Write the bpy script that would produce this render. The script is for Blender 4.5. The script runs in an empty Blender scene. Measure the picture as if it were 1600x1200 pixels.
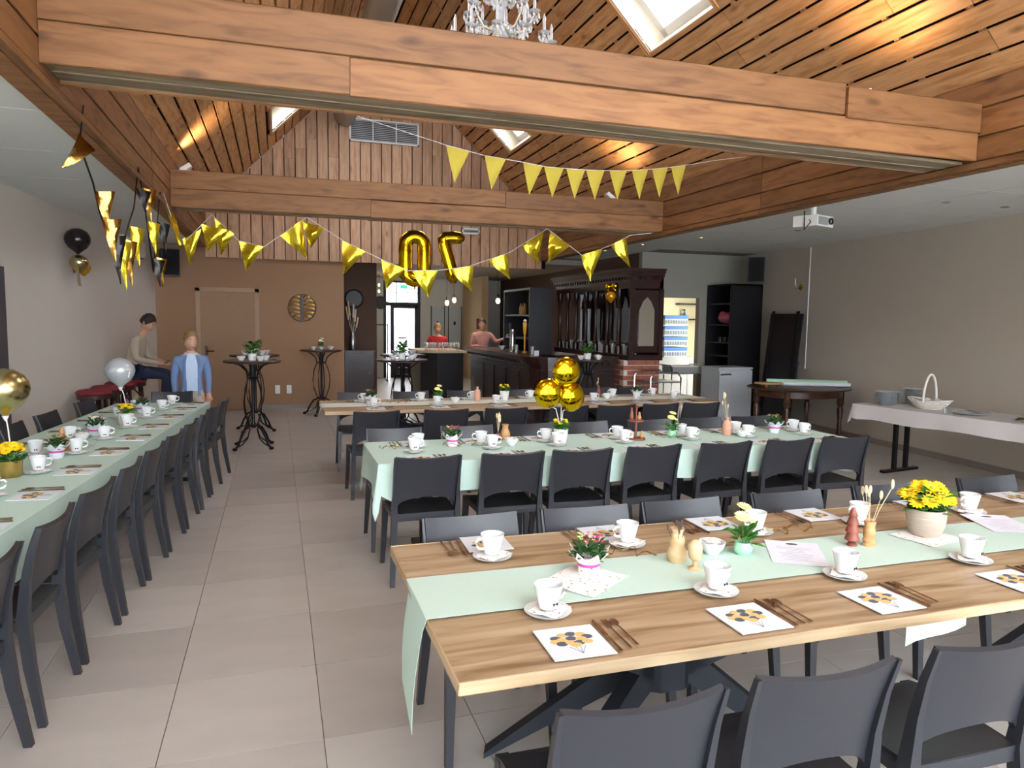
import bpy, bmesh, math, random
from mathutils import Vector, Matrix
random.seed(7)
R = math.radians
sc = bpy.context.scene
COL = sc.collection
# ------------------------------------------------------------------ camera
cam_d = bpy.data.cameras.new('camera'); cam = bpy.data.objects.new('camera', cam_d); COL.objects.link(cam)
cam_d.sensor_fit = 'HORIZONTAL'; cam_d.sensor_width = 36.0; cam_d.lens = 1118.9 / 1600 * 36.0
cam_d.clip_start = 0.05; cam_d.clip_end = 200
yaw, pitch, roll = 0.31774, 0.0898, 0.01335
f_ = Vector((math.sin(yaw)*math.cos(pitch), math.cos(yaw)*math.cos(pitch), -math.sin(pitch)))
r_ = Vector((math.cos(yaw), -math.sin(yaw), 0)); u_ = r_.cross(f_)
r2 = r_*math.cos(roll) + u_*math.sin(roll); u2 = -r_*math.sin(roll) + u_*math.cos(roll)
m3 = Matrix((r2, u2, -f_)).transposed()
cam.matrix_world = Matrix.Translation((0, 0, 1.68)) @ m3.to_4x4()
sc.camera = cam
# ------------------------------------------------------------------ sky and exposure
w = bpy.data.worlds.new('overcast_sky'); sc.world = w; w.use_nodes = True
bg = w.node_tree.nodes['Background']; bg.inputs[0].default_value = (0.86, 0.93, 1.0, 1); bg.inputs[1].default_value = 13.0
sc.view_settings.view_transform = 'Standard'; sc.view_settings.look = 'None'
sc.view_settings.gamma = 1; sc.view_settings.use_curve_mapping = False
sc.view_settings.exposure = 0.68
sc.cycles.max_bounces = 10; sc.cycles.diffuse_bounces = 6; sc.cycles.transparent_max_bounces = 12
sc.cycles.sample_clamp_indirect = 6.0; sc.cycles.caustics_reflective = False; sc.cycles.caustics_refractive = False
# ------------------------------------------------------------------ materials
def lin(h):
    c = [int(h[i:i+2], 16)/255 for i in (0, 2, 4)]
    return tuple(x/12.92 if x <= .04045 else ((x+.055)/1.055)**2.4 for x in c) + (1,)
MATS = {}
def nodes(name):
    m = bpy.data.materials.new(name); m.use_nodes = True
    nt = m.node_tree; return m, nt, nt.nodes, nt.links, nt.nodes['Principled BSDF']
def M(name, h, rough=.5, metal=0., var=.08, scale=30., bump=0., stretch=(1, 1, 1), trans=0., spec=None, sheen=0.):
    if name in MATS: return MATS[name]
    m, nt, N, L, p = nodes(name)
    c = lin(h)
    tc = N.new('ShaderNodeTexCoord'); mp = N.new('ShaderNodeMapping'); mp.inputs['Scale'].default_value = stretch
    nz = N.new('ShaderNodeTexNoise'); nz.inputs['Scale'].default_value = scale; nz.inputs['Detail'].default_value = 4
    L.new(tc.outputs['Object'], mp.inputs[0]); L.new(mp.outputs[0], nz.inputs['Vector'])
    mx = N.new('ShaderNodeMix'); mx.data_type = 'RGBA'
    mx.inputs[6].default_value = tuple(x*(1-var) for x in c[:3]) + (1,); mx.inputs[7].default_value = tuple(min(1, x*(1+var)) for x in c[:3]) + (1,)
    L.new(nz.outputs[0], mx.inputs[0]); L.new(mx.outputs[2], p.inputs['Base Color'])
    p.inputs['Roughness'].default_value = rough; p.inputs['Metallic'].default_value = metal
    if trans: p.inputs['Transmission Weight'].default_value = trans
    if spec is not None: p.inputs['Specular IOR Level'].default_value = spec
    if bump:
        b = N.new('ShaderNodeBump'); b.inputs['Strength'].default_value = bump; b.inputs['Distance'].default_value = .01
        L.new(nz.outputs[0], b.inputs['Height']); L.new(b.outputs[0], p.inputs['Normal'])
    MATS[name] = m; return m
def WOOD(name, light, mid, dark, rough=.6, grain=14., along=1.2, knots=True, rnd=.35):
    """grain runs along the local X axis of the piece; every piece is shifted by its own random number"""
    if name in MATS: return MATS[name]
    m, nt, N, L, p = nodes(name)
    tc = N.new('ShaderNodeTexCoord'); oi = N.new('ShaderNodeObjectInfo')
    ad = N.new('ShaderNodeVectorMath'); ad.operation = 'ADD'
    sh = N.new('ShaderNodeMath'); sh.operation = 'MULTIPLY'; sh.inputs[1].default_value = 37.
    L.new(oi.outputs['Random'], sh.inputs[0]); L.new(tc.outputs['Object'], ad.inputs[0]); L.new(sh.outputs[0], ad.inputs[1])
    mp = N.new('ShaderNodeMapping'); mp.inputs['Scale'].default_value = (along, grain, grain); L.new(ad.outputs[0], mp.inputs[0])
    nz = N.new('ShaderNodeTexNoise'); nz.inputs['Scale'].default_value = 1.6; nz.inputs['Detail'].default_value = 6; nz.inputs['Distortion'].default_value = .8
    L.new(mp.outputs[0], nz.inputs['Vector'])
    cr = N.new('ShaderNodeValToRGB'); e = cr.color_ramp.elements
    e[0].position = .3; e[0].color = lin(dark); e[1].position = .72; e[1].color = lin(light)
    q = e.new(.5); q.color = lin(mid); L.new(nz.outputs[0], cr.inputs[0])
    out = cr.outputs[0]
    if knots:
        mk = N.new('ShaderNodeMapping'); mk.inputs['Scale'].default_value = (1.6, 4.2, 4.2); L.new(ad.outputs[0], mk.inputs[0])
        vo = N.new('ShaderNodeTexVoronoi'); vo.inputs['Scale'].default_value = 1.; L.new(mk.outputs[0], vo.inputs['Vector'])
        kr = N.new('ShaderNodeValToRGB'); k = kr.color_ramp.elements
        k[0].position = .05; k[0].color = (.8, .8, .8, 1); k[1].position = .15; k[1].color = (0, 0, 0, 1); L.new(vo.outputs['Distance'], kr.inputs[0])
        mk2 = N.new('ShaderNodeMix'); mk2.data_type = 'RGBA'; mk2.inputs[7].default_value = tuple(x*.45 for x in lin(dark)[:3]) + (1,)
        L.new(kr.outputs[0], mk2.inputs[0]); L.new(out, mk2.inputs[6]); out = mk2.outputs[2]
    hs = N.new('ShaderNodeHueSaturation'); mr = N.new('ShaderNodeMapRange')
    mr.inputs['To Min'].default_value = 1-rnd; mr.inputs['To Max'].default_value = 1+rnd*.6
    L.new(oi.outputs['Random'], mr.inputs[0]); L.new(mr.outputs[0], hs.inputs['Value']); L.new(out, hs.inputs['Color'])
    L.new(hs.outputs[0], p.inputs['Base Color']); p.inputs['Roughness'].default_value = rough
    b = N.new('ShaderNodeBump'); b.inputs['Strength'].default_value = .15; b.inputs['Distance'].default_value = .005
    L.new(nz.outputs[0], b.inputs['Height']); L.new(b.outputs[0], p.inputs['Normal'])
    MATS[name] = m; return m
def EMIT(name, h, s):
    m, nt, N, L, p = nodes(name); p.inputs['Emission Color'].default_value = lin(h); p.inputs['Emission Strength'].default_value = s
    p.inputs['Base Color'].default_value = lin(h); return m
def GLASS(name, h='FFFFFF', clear=.86, rough=.02):
    """thin pane or thin glassware: mostly lets light straight through, with a gloss"""
    m = bpy.data.materials.new(name); m.use_nodes = True; nt = m.node_tree; N = nt.nodes; L = nt.links; N.clear()
    o = N.new('ShaderNodeOutputMaterial'); t = N.new('ShaderNodeBsdfTransparent'); t.inputs[0].default_value = lin(h)
    g = N.new('ShaderNodeBsdfGlossy'); g.inputs['Roughness'].default_value = rough; g.inputs['Color'].default_value = lin(h)
    x = N.new('ShaderNodeMixShader'); lw = N.new('ShaderNodeLayerWeight'); lw.inputs[0].default_value = .35
    mr = N.new('ShaderNodeMapRange'); mr.inputs['To Min'].default_value = 1-clear; mr.inputs['To Max'].default_value = 1.
    L.new(lw.outputs['Facing'], mr.inputs[0]); L.new(mr.outputs[0], x.inputs[0]); L.new(t.outputs[0], x.inputs[1]); L.new(g.outputs[0], x.inputs[2])
    L.new(x.outputs[0], o.inputs[0]); return m
def PLAIN(name, h, rough=.5, metal=0.): return M(name, h, rough, metal, var=.04, scale=12)

WD_ROOF = WOOD('roof_cedar', 'DCAA78', 'CF9A66', 'B47E4C', .62, 13, 1.6, rnd=.16)
WD_GAB = WOOD('gable_cedar', 'D0AA8C', 'C59C7C', 'AE8462', .62, 13, 1.6, rnd=.18)
WD_BEAM = WOOD('beam_larch', '97693F', '8B5F38', '704826', .6, 10, 1.5, rnd=.2)
WD_BEAMU = WOOD('beam_underside', 'A8977C', '8D7C63', '6E5E48', .7, 9, .8, rnd=.2)
WD_OAK = WOOD('table_oak', 'BFA98C', 'AB9070', '836647', .45, 12, 1.3, knots=False, rnd=.1)
WD_OAKE = WOOD('table_oak_edge', 'CBB594', 'BFA480', 'A68A66', .5, 16, 1., knots=False, rnd=.05)
MAHO = WOOD('mahogany', '391A1C', '281012', '170709', .28, 10, 1., knots=False, rnd=.1)
WALNUT = WOOD('walnut', '5A3A2A', '482B1E', '2C1912', .35, 10, 1., knots=False, rnd=.1)
TURN_L = WOOD('turned_maple', 'E6CDA4', 'DCBD8F', 'C9A676', .5, 10, 2., knots=False, rnd=.08)
TURN_M = WOOD('turned_beech', 'D3A878', 'C59663', 'AA7B4A', .5, 10, 2., knots=False, rnd=.08)
TURN_R = WOOD('turned_redwood', '9A5B48', '87493A', '693528', .5, 10, 2., knots=False, rnd=.08)
CHAIR = M('anthracite_resin', '2B2D33', .36, var=.05, scale=260, bump=.06)
BLACKM = PLAIN('black_iron', '17161A', .4, .3)
STEELG = PLAIN('anthracite_steel', '2F343C', .45, .4)
BLK = PLAIN('black_laminate', '17161B', .45)
WHITE = PLAIN('white_plastic', 'E8E8E4', .4)
PORC = M('white_porcelain', 'E4E7E8', .12, var=.01)
MINT = M('mint_paper_cloth', 'C4DDD1', .85, var=.03, scale=60, bump=.05)
GREYC = M('grey_linen', 'C9C4C2', .9, var=.05, scale=200, bump=.1)
PAPER = PLAIN('white_paper', 'DCE3EA', .8)
COPPER = M('copper_cutlery', 'A88670', .25, .9, var=.05)
GOLDF = M('gold_foil', 'E3CC34', .22, .85, var=.12, scale=9, bump=.5)
GOLDG = M('gold_glitter', 'CDBB45', .5, .35, var=.35, scale=420, bump=.4)
GOLDC = M('gold_chrome', 'C8BC88', .26, 1., var=.03)
GOLDB = M('gold_balloon_foil', 'D9B416', .12, 1., var=.05, scale=14, bump=.12)
LEAF = M('leaf_green', '3F7A2E', .5, var=.35, scale=25)
LEAFD = M('leaf_dark_green', '2F5A2A', .5, var=.35, scale=25)
YEL = M('yellow_petal', 'F7CE14', .55, var=.1)
PALEY = M('pale_yellow_petal', 'F2EBA0', .6, var=.1)
PINK = M('pink_petal', 'D8447C', .55, var=.25)
DRY = M('dried_grass', 'D9C7A0', .8, var=.15)
CHROME = PLAIN('chrome', 'C8CACC', .18, 1.)
SILVER = PLAIN('silver_steel', 'B5B8BA', .3, 1.)
SKIN = PLAIN('skin', 'C99A80', .55)
PANE = GLASS('window_glass')
def GLASSWARE(name):
    m = GLASS(name, 'F4F6F6', .7); nt = m.node_tree; N = nt.nodes; L = nt.links
    o = [n for n in N if n.type == 'OUTPUT_MATERIAL'][0]; x = o.inputs[0].links[0].from_socket
    d = N.new('ShaderNodeBsdfDiffuse'); d.inputs[0].default_value = lin('E8ECEC'); mx = N.new('ShaderNodeMixShader'); mx.inputs[0].default_value = .28
    L.new(x, mx.inputs[1]); L.new(d.outputs[0], mx.inputs[2]); L.new(mx.outputs[0], o.inputs[0]); return m
GLW = GLASSWARE('glassware')
# ------------------------------------------------------------------ mesh helpers
class MB:
    def __init__(s): s.v = []; s.f = []; s.m = []; s.mi = 0
    def add(s, v, f):
        o = len(s.v); s.v += [tuple(p) for p in v]; s.f += [tuple(i+o for i in q) for q in f]; s.m += [s.mi]*len(f); return s
    def box(s, c, d, rz=0., mat=None):
        x, y, z = (k/2 for k in d); v = [Vector((a*x, b*y, e*z)) for e in (-1, 1) for b in (-1, 1) for a in (-1, 1)]
        mt = mat or Matrix.Rotation(rz, 3, 'Z'); c = Vector(c); v = [mt @ p + c for p in v]
        return s.add(v, [(0, 2, 3, 1), (4, 5, 7, 6), (0, 1, 5, 4), (2, 6, 7, 3), (0, 4, 6, 2), (1, 3, 7, 5)])
    def bb(s, a, b):
        return s.box([(p+q)/2 for p, q in zip(a, b)], [abs(q-p) for p, q in zip(a, b)])
    def hexa(s, p):  # 8 corners: bottom 4 ccw, top 4 ccw
        return s.add(p, [(3, 2, 1, 0), (4, 5, 6, 7), (0, 1, 5, 4), (1, 2, 6, 5), (2, 3, 7, 6), (3, 0, 4, 7)])
    def tube(s, pts, r, n=8, cap=True, flat=1.):
        pts = [Vector(p) for p in pts]; rr = r if isinstance(r, (list, tuple)) else [r]*len(pts); v = []; up = Vector((0, 0, 1))
        for i, p in enumerate(pts):
            t = (pts[min(i+1, len(pts)-1)] - pts[max(i-1, 0)]).normalized()
            a = t.cross(up)
            if a.length < .05: a = t.cross(Vector((0, 1, 0)))
            a.normalize(); b = a.cross(t).normalized()
            for k in range(n):
                an = 2*math.pi*k/n; v.append(p + a*math.cos(an)*rr[i] + b*math.sin(an)*rr[i]*flat)
        f = [(i*n+k, i*n+(k+1) % n, (i+1)*n+(k+1) % n, (i+1)*n+k) for i in range(len(pts)-1) for k in range(n)]
        if cap: f += [tuple(range(n))[::-1], tuple((len(pts)-1)*n+k for k in range(n))]
        return s.add(v, f)
    def lathe(s, prof, n=20, c=(0, 0, 0), cap=True, sq=1.):
        v = [(c[0]+r*math.cos(2*math.pi*k/n), c[1]+r*sq*math.sin(2*math.pi*k/n), c[2]+z) for r, z in prof for k in range(n)]
        f = [(i*n+k, i*n+(k+1) % n, (i+1)*n+(k+1) % n, (i+1)*n+k) for i in range(len(prof)-1) for k in range(n)]
        if cap: f += [tuple(range(n))[::-1], tuple((len(prof)-1)*n+k for k in range(n))]
        return s.add(v, f)
    def ball(s, c, r, n=12, m=8):
        if not isinstance(r, (list, tuple)): r = (r, r, r)
        v = [(c[0], c[1], c[2]-r[2])] + [(c[0]+r[0]*math.sin(math.pi*i/m)*math.cos(2*math.pi*k/n), c[1]+r[1]*math.sin(math.pi*i/m)*math.sin(2*math.pi*k/n), c[2]-r[2]*math.cos(math.pi*i/m)) for i in range(1, m) for k in range(n)] + [(c[0], c[1], c[2]+r[2])]
        f = [(0, 1+(k+1) % n, 1+k) for k in range(n)] + [(1+i*n+k, 1+i*n+(k+1) % n, 1+(i+1)*n+(k+1) % n, 1+(i+1)*n+k) for i in range(m-2) for k in range(n)]
        e = len(v)-1; f += [(e, 1+(m-2)*n+k, 1+(m-2)*n+(k+1) % n) for k in range(n)]
        return s.add(v, f)
    def prism(s, poly, z0, z1):
        n = len(poly); v = [(x, y, z0) for x, y in poly] + [(x, y, z1) for x, y in poly]
        return s.add(v, [tuple(range(n))[::-1], tuple(range(n, 2*n))] + [(i, (i+1) % n, n+(i+1) % n, n+i) for i in range(n)])
    def shell(s, g, t):
        """grid of points g[i][j] -> sheet of thickness t along its normals"""
        a, b = len(g), len(g[0]); P = [[Vector(p) for p in row] for row in g]; B = []
        for i in range(a):
            for j in range(b):
                du = P[min(i+1, a-1)][j]-P[max(i-1, 0)][j]; dv = P[i][min(j+1, b-1)]-P[i][max(j-1, 0)]
                n = du.cross(dv); n = n.normalized() if n.length > 1e-9 else Vector((0, 0, 1)); B.append(P[i][j]-n*t)
        v = [p for row in P for p in row] + B; k = a*b
        f = [(i*b+j, (i+1)*b+j, (i+1)*b+j+1, i*b+j+1) for i in range(a-1) for j in range(b-1)]
        f += [tuple(k+q for q in reversed(x)) for x in f]
        rim = [(i, 0) for i in range(a)] + [(a-1, j) for j in range(1, b)] + [(i, b-1) for i in range(a-2, -1, -1)] + [(0, j) for j in range(b-2, 0, -1)]
        rim = [i*b+j for i, j in rim]
        f += [(rim[q], k+rim[q], k+rim[(q+1) % len(rim)], rim[(q+1) % len(rim)]) for q in range(len(rim))]
        return s.add(v, f)
    def mesh(s, name, mats, ang=35):
        me = bpy.data.meshes.new(name); me.from_pydata(s.v, [], s.f)
        for m in (mats if isinstance(mats, (list, tuple)) else [mats]): me.materials.append(m)
        me.polygons.foreach_set('material_index', s.m)
        bm = bmesh.new(); bm.from_mesh(me); bmesh.ops.recalc_face_normals(bm, faces=bm.faces); bm.to_mesh(me); bm.free()
        if ang:
            me.shade_smooth(); me.set_sharp_from_angle(angle=R(ang))
        return me
    def build(s, name, mats, parent=None, loc=(0, 0, 0), rz=0., ang=35): return put(s.mesh(name, mats, ang), name, parent, loc, rz)
def put(me, name, parent=None, loc=(0, 0, 0), rz=0., scale=None):
    o = bpy.data.objects.new(name, me); COL.objects.link(o); o.location = loc
    o.rotation_euler = rz if isinstance(rz, (tuple, list)) else (0, 0, rz)
    if scale: o.scale = scale if isinstance(scale, (tuple, list)) else (scale,)*3
    if parent: o.parent = parent
    return o
def tag(o, label, cat, group=None):
    o['label'] = label; o['category'] = cat
    if group: o['group'] = group
    return o
def thing(name, label, cat, loc=(0, 0, 0), rz=0., group=None):
    o = bpy.data.objects.new(name, None); COL.objects.link(o); o.location = loc; o.rotation_euler = (0, 0, rz); o.empty_display_size = .1
    return tag(o, label, cat, group)
def struct(o): o['kind'] = 'structure'; return o
def board(name, p0, p1, wv, tv, mat, parent=None, bev=.004):
    """a plank: local X runs p0->p1, wv and tv are full width and thickness vectors"""
    p0, p1, wv, tv = Vector(p0), Vector(p1), Vector(wv), Vector(tv)
    ln = (p1-p0).length; x = (p1-p0).normalized(); y = wv.normalized(); z = x.cross(y).normalized(); W = wv.length; Th = tv.length
    b = bev; v = []
    for X in (0, ln):
        for (a, c) in ((-1, -1), (1, -1), (1, 1), (-1, 1)):
            v += [(X, a*(W/2-b), c*Th/2), (X, a*W/2, c*(Th/2-b))] if a*c > 0 else [(X, a*W/2, c*(Th/2-b)), (X, a*(W/2-b), c*Th/2)]
    f = [tuple(range(8))[::-1], tuple(range(8, 16))] + [(i, (i+1) % 8, 8+(i+1) % 8, 8+i) for i in range(8)]
    mb = MB().add(v, f); o = mb.build(name, mat, parent, ang=20)
    mt = Matrix((x, y, z)).transposed().to_4x4(); mt.translation = (p0+p1)/2 - x*ln/2
    o.matrix_local = mt; return o
ORD = ['first', 'second', 'third', 'fourth', 'fifth', 'sixth', 'seventh', 'eighth', 'ninth', 'tenth', 'eleventh', 'twelfth']
# ------------------------------------------------------------------ the room
XL, XR, ZF, YG = -1.16, 5.05, 2.85, 13.56          # roof opening, bottom of fascia, gable plane
ZCL, ZCR = 2.87, 2.91
lw = lambda y: -2.97 + .0745*y                      # left wall
rw = lambda y: 7.26 + .094*y                        # right wall
YB = -2.2
WALLL = M('plaster_warm_white', 'D3CAC0', .9, var=.03, scale=3, bump=.02)
WALLR = M('plaster_taupe', 'BDB2A3', .9, var=.03, scale=3, bump=.02)
WALLB = M('plaster_brown', '9C7A5E', .85, var=.03, scale=3, bump=.02)
WALLG = M('plaster_grey_green', 'A3A093', .9, var=.03, scale=3)
WALLK = M('kitchen_cream', 'E6D9B0', .8, var=.03, scale=3)
WALLD = M('plaster_dark_brown', '5A4338', .85, var=.03, scale=3)
WALLW = M('plaster_white', 'D9D6CF', .85, var=.03, scale=3)
CEILM = M('ceiling_panel_white', 'DADDD9', .9, var=.03, scale=90, bump=.03)
TILE = M('floor_tile_greige', 'BCB5AE', .38, var=.14, scale=2.2, stretch=(1, 2.6, 1))
nt_ = TILE.node_tree; oi_ = nt_.nodes.new('ShaderNodeObjectInfo'); hs_ = nt_.nodes.new('ShaderNodeHueSaturation'); mr_ = nt_.nodes.new('ShaderNodeMapRange')
mr_.inputs['To Min'].default_value = .86; mr_.inputs['To Max'].default_value = 1.08; nt_.links.new(oi_.outputs['Random'], mr_.inputs[0]); nt_.links.new(mr_.outputs[0], hs_.inputs['Value'])
pb_ = nt_.nodes['Principled BSDF']; nt_.links.new(pb_.inputs['Base Color'].links[0].from_socket, hs_.inputs['Color']); nt_.links.new(hs_.outputs[0], pb_.inputs['Base Color'])
GROUT = PLAIN('grout_grey', '85807A', .9)
# floor: base, then every tile in view as a part
fl = struct(MB().bb((-3.6, YB-.2, -.12), (10.5, 22, -.006)).build('floor', GROUT))
tx, ty = .61, .643
tm = MB().bb((-tx/2+.002, -ty/2+.002, -.006), (tx/2-.002, ty/2-.002, 0)).mesh('tile', TILE)
cells = []
for i in range(-8, 22):
    for j in range(-9, 32):
        x = -.455+tx*(i+.5); y = 3.46+ty*(j-3+.5)
        if lw(y)-.5 < x < rw(y)+.4 and y < 20.3: cells.append((math.hypot(x-1., y-2.5), x, y))
cells.sort(); rest = MB()
for n, (d, x, y) in enumerate(cells):
    if n < 290: put(tm, 'tile', fl, (x, y, 0))
    else: rest.bb((x-tx/2+.002, y-ty/2+.002, -.006), (x+tx/2-.002, y+ty/2-.002, 0))
o = rest.build('tile_field', TILE, fl); o['kind'] = 'stuff'
# walls
def wallq(name, pts, z0, z1, mat, t=.12, side=1):
    """upright wall along a plan polyline"""
    mb = MB()
    for a, b in zip(pts[:-1], pts[1:]):
        d = (Vector(b)-Vector(a)).normalized(); n = Vector((-d.y, d.x))*t*side
        p = [(*a, z0), (*b, z0), (b[0]+n.x, b[1]+n.y, z0), (a[0]+n.x, a[1]+n.y, z0)]
        mb.hexa(p + [(x, y, z1) for x, y, _ in p])
    return struct(mb.build(name, mat, ang=0))
V2 = lambda x, y: (x, y)
wallq('wall_left', [(lw(YB), YB), (lw(13.6), 13.6)], 0, 3.0, WALLL)
wallq('wall_right', [(rw(YB), YB), (rw(11.65), 11.65)], 0, 3.0, WALLR, side=-1)
wallq('wall_back', [(lw(13.6)-.1, 13.62), (1.19, 13.62)], 0, 2.95, WALLB)
dw = MB(); dw.bb((6.25, 11.62, 0), (6.36, 11.74, 3)); dw.bb((6.36, 11.62, 2.12), (7.46, 11.74, 3)); dw.bb((7.46, 11.62, 0), (rw(11.65)+.1, 11.74, 3))
struct(dw.build('wall_kitchen', WALLG, ang=0))
wallq('wall_bar', [(6.25, 11.74), (6.25, 20.2)], 0, 3.0, WALLD, side=-1)
for nm, a, b, m in (('wall_kitchen_far', (6.37, 14.2), (9.4, 14.2), WALLK), ('wall_kitchen_side', (9.4, 11.75), (9.4, 14.2), WALLK)):
    wallq(nm, [a, b], 0, 2.6, m)
struct(MB().bb((6.3, 11.75, 2.6), (9.4, 14.3, 2.66)).build('ceiling_kitchen', WALLW))
wallq('wall_passage', [(1.19, 14.62), (1.92, 14.62)], 0, 2.9, WALLD); wallq('wall_passage_side', [(1.92, 14.74), (1.92, 20.2)], 0, 2.9, WALLW)
wallq('wall_stub', [(1.19, 13.74), (1.19, 14.62)], 0, 2.9, WALLD)
# far wall of the bar room with the glazed street door opening (x 2.86..3.86)
fw = MB(); fw.bb((1.8, 20.2, 0), (2.84, 20.35, 2.9)); fw.bb((3.88, 20.2, 0), (6.3, 20.35, 2.9)); fw.bb((2.84, 20.2, 2.72), (3.88, 20.35, 2.9))
struct(fw.build('wall_street', WALLW, ang=0))
struct(MB().bb((5.12, 18.2, 0), (5.3, 20.2, 2.8)).build('wall_beige', M('plaster_beige', 'C9AE86', .85), ang=0))
struct(MB().bb((1.1, 13.7, 2.8), (6.4, 20.4, 2.9)).build('ceiling_bar', M('ceiling_bar_grey', 'A39C92', .9)))
# wall behind the camera: piers, sill and lintel round four tall windows
bw = MB(); xs = [-3.3, -2.6, -.4, .1, 2.3, 2.8, 5.0, 5.5, 7.0, 7.4]
for a, b in zip(xs[0::2], xs[1::2]): bw.bb((a, YB-.2, 0), (b, YB, 2.95))
bw.bb((-3.3, YB-.2, 0), (7.4, YB, .1)); bw.bb((-3.3, YB-.2, 2.75), (7.4, YB, 3.0))
struct(bw.build('wall_front', WALLL, ang=0))
for k, (a, b) in enumerate(zip(xs[1:-1:2], xs[2:-1:2])):
    f = MB()
    for q in (a, (a+b)/2-.03, b-.06): f.bb((q, YB-.12, .1), (q+.06, YB-.06, 2.75))
    f.bb((a, YB-.12, .1), (b, YB-.06, .16)); f.bb((a, YB-.12, 2.69), (b, YB-.06, 2.75))
    wn = struct(f.build('window_%d' % (k+1), STEELG)); MB().bb((a, YB-.1, .12), (b, YB-.09, 2.72)).build('pane', PANE, wn)
# brown wall door (flush leaf in a frame), skirting, grey panel on the left wall
dr = MB(); 
for a, b in (((-1.33, 13.57, 0), (-1.26, 13.62, 2.16)), ((-.36, 13.57, 0), (-.29, 13.62, 2.16)), ((-1.33, 13.57, 2.1), (-.29, 13.62, 2.17))): dr.bb(a, b)
dfr = struct(dr.build('door_1', M('door_frame_brown', 'A88A6E', .6))); lf_ = MB().bb((-1.26, 13.585, .012), (-.36, 13.61, 2.1)).build('leaf', M('door_brown', '977558', .6), dfr)
hb = MB().tube([(-1.17, 13.59, 1.06), (-1.17, 13.53, 1.06), (-1.04, 13.53, 1.06)], .011); hb.box((-1.17, 13.58, 1.06), (.04, .012, .15)); hb.build('handle', BLACKM, lf_)
for z in (.3, 1.1, 1.85): MB().tube([(-.355, 13.575, z-.05), (-.355, 13.575, z+.05)], .008).build('hinge', SILVER, dfr)
struct(MB().bb((-.29, 13.6, 0), (1.19, 13.62, .085)).build('baseboard_back', M('skirting_grey', '8E867E', .6)))
rbm = MB().hexa([(rw(y)-t, y, z) for z in (0, .08) for y, t in ((YB, 0), (11.6, 0), (11.6, .015), (YB, .015))]); struct(rbm.build('baseboard_right', M('skirting_taupe', '8C8176', .6)))
pn = MB().hexa([(lw(y)+t, y, z) for z in (.0, 2.1) for y, t in ((6.3, .001), (7.72, .001), (7.72, .04), (6.3, .04))]); struct(pn.build('door_2', M('dark_grey_door', '4A4850', .5)))
# flat ceilings: grey base slab and panels as parts
for nm, z, x0, x1 in (('ceiling_left', ZCL, lambda y: lw(y)-.2, lambda y: XL), ('ceiling_right', ZCR, lambda y: XR, lambda y: rw(y)+.2)):
    c = struct(MB().hexa([(x0(y), y, q) for q in (z+.012, z+.1) for y in (YB,)] [:0] + [(x0(YB), YB, z+.012), (x1(YB), YB, z+.012), (x1(14.), 14., z+.012), (x0(14.), 14., z+.012), (x0(YB), YB, z+.1), (x1(YB), YB, z+.1), (x1(14.), 14., z+.1), (x0(14.), 14., z+.1)]).build(nm, GROUT, ang=0))
    pm = MB().bb((-.594, -.594, 0), (.594, .594, .012)).mesh('ceiling_panel', CEILM, 0)
    for j in range(13):
        y = YB+.6+1.2*j
        if nm == 'ceiling_left':
            for x in (XL-.6, XL-1.8): put(pm, 'ceiling_panel', c, (x, y, z))
        else:
            for x in (XR+.6, XR+1.8, XR+3.0):
                if y < 11.3 or x < XR+1.3: put(pm, 'ceiling_panel', c, (x, y, z))
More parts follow.
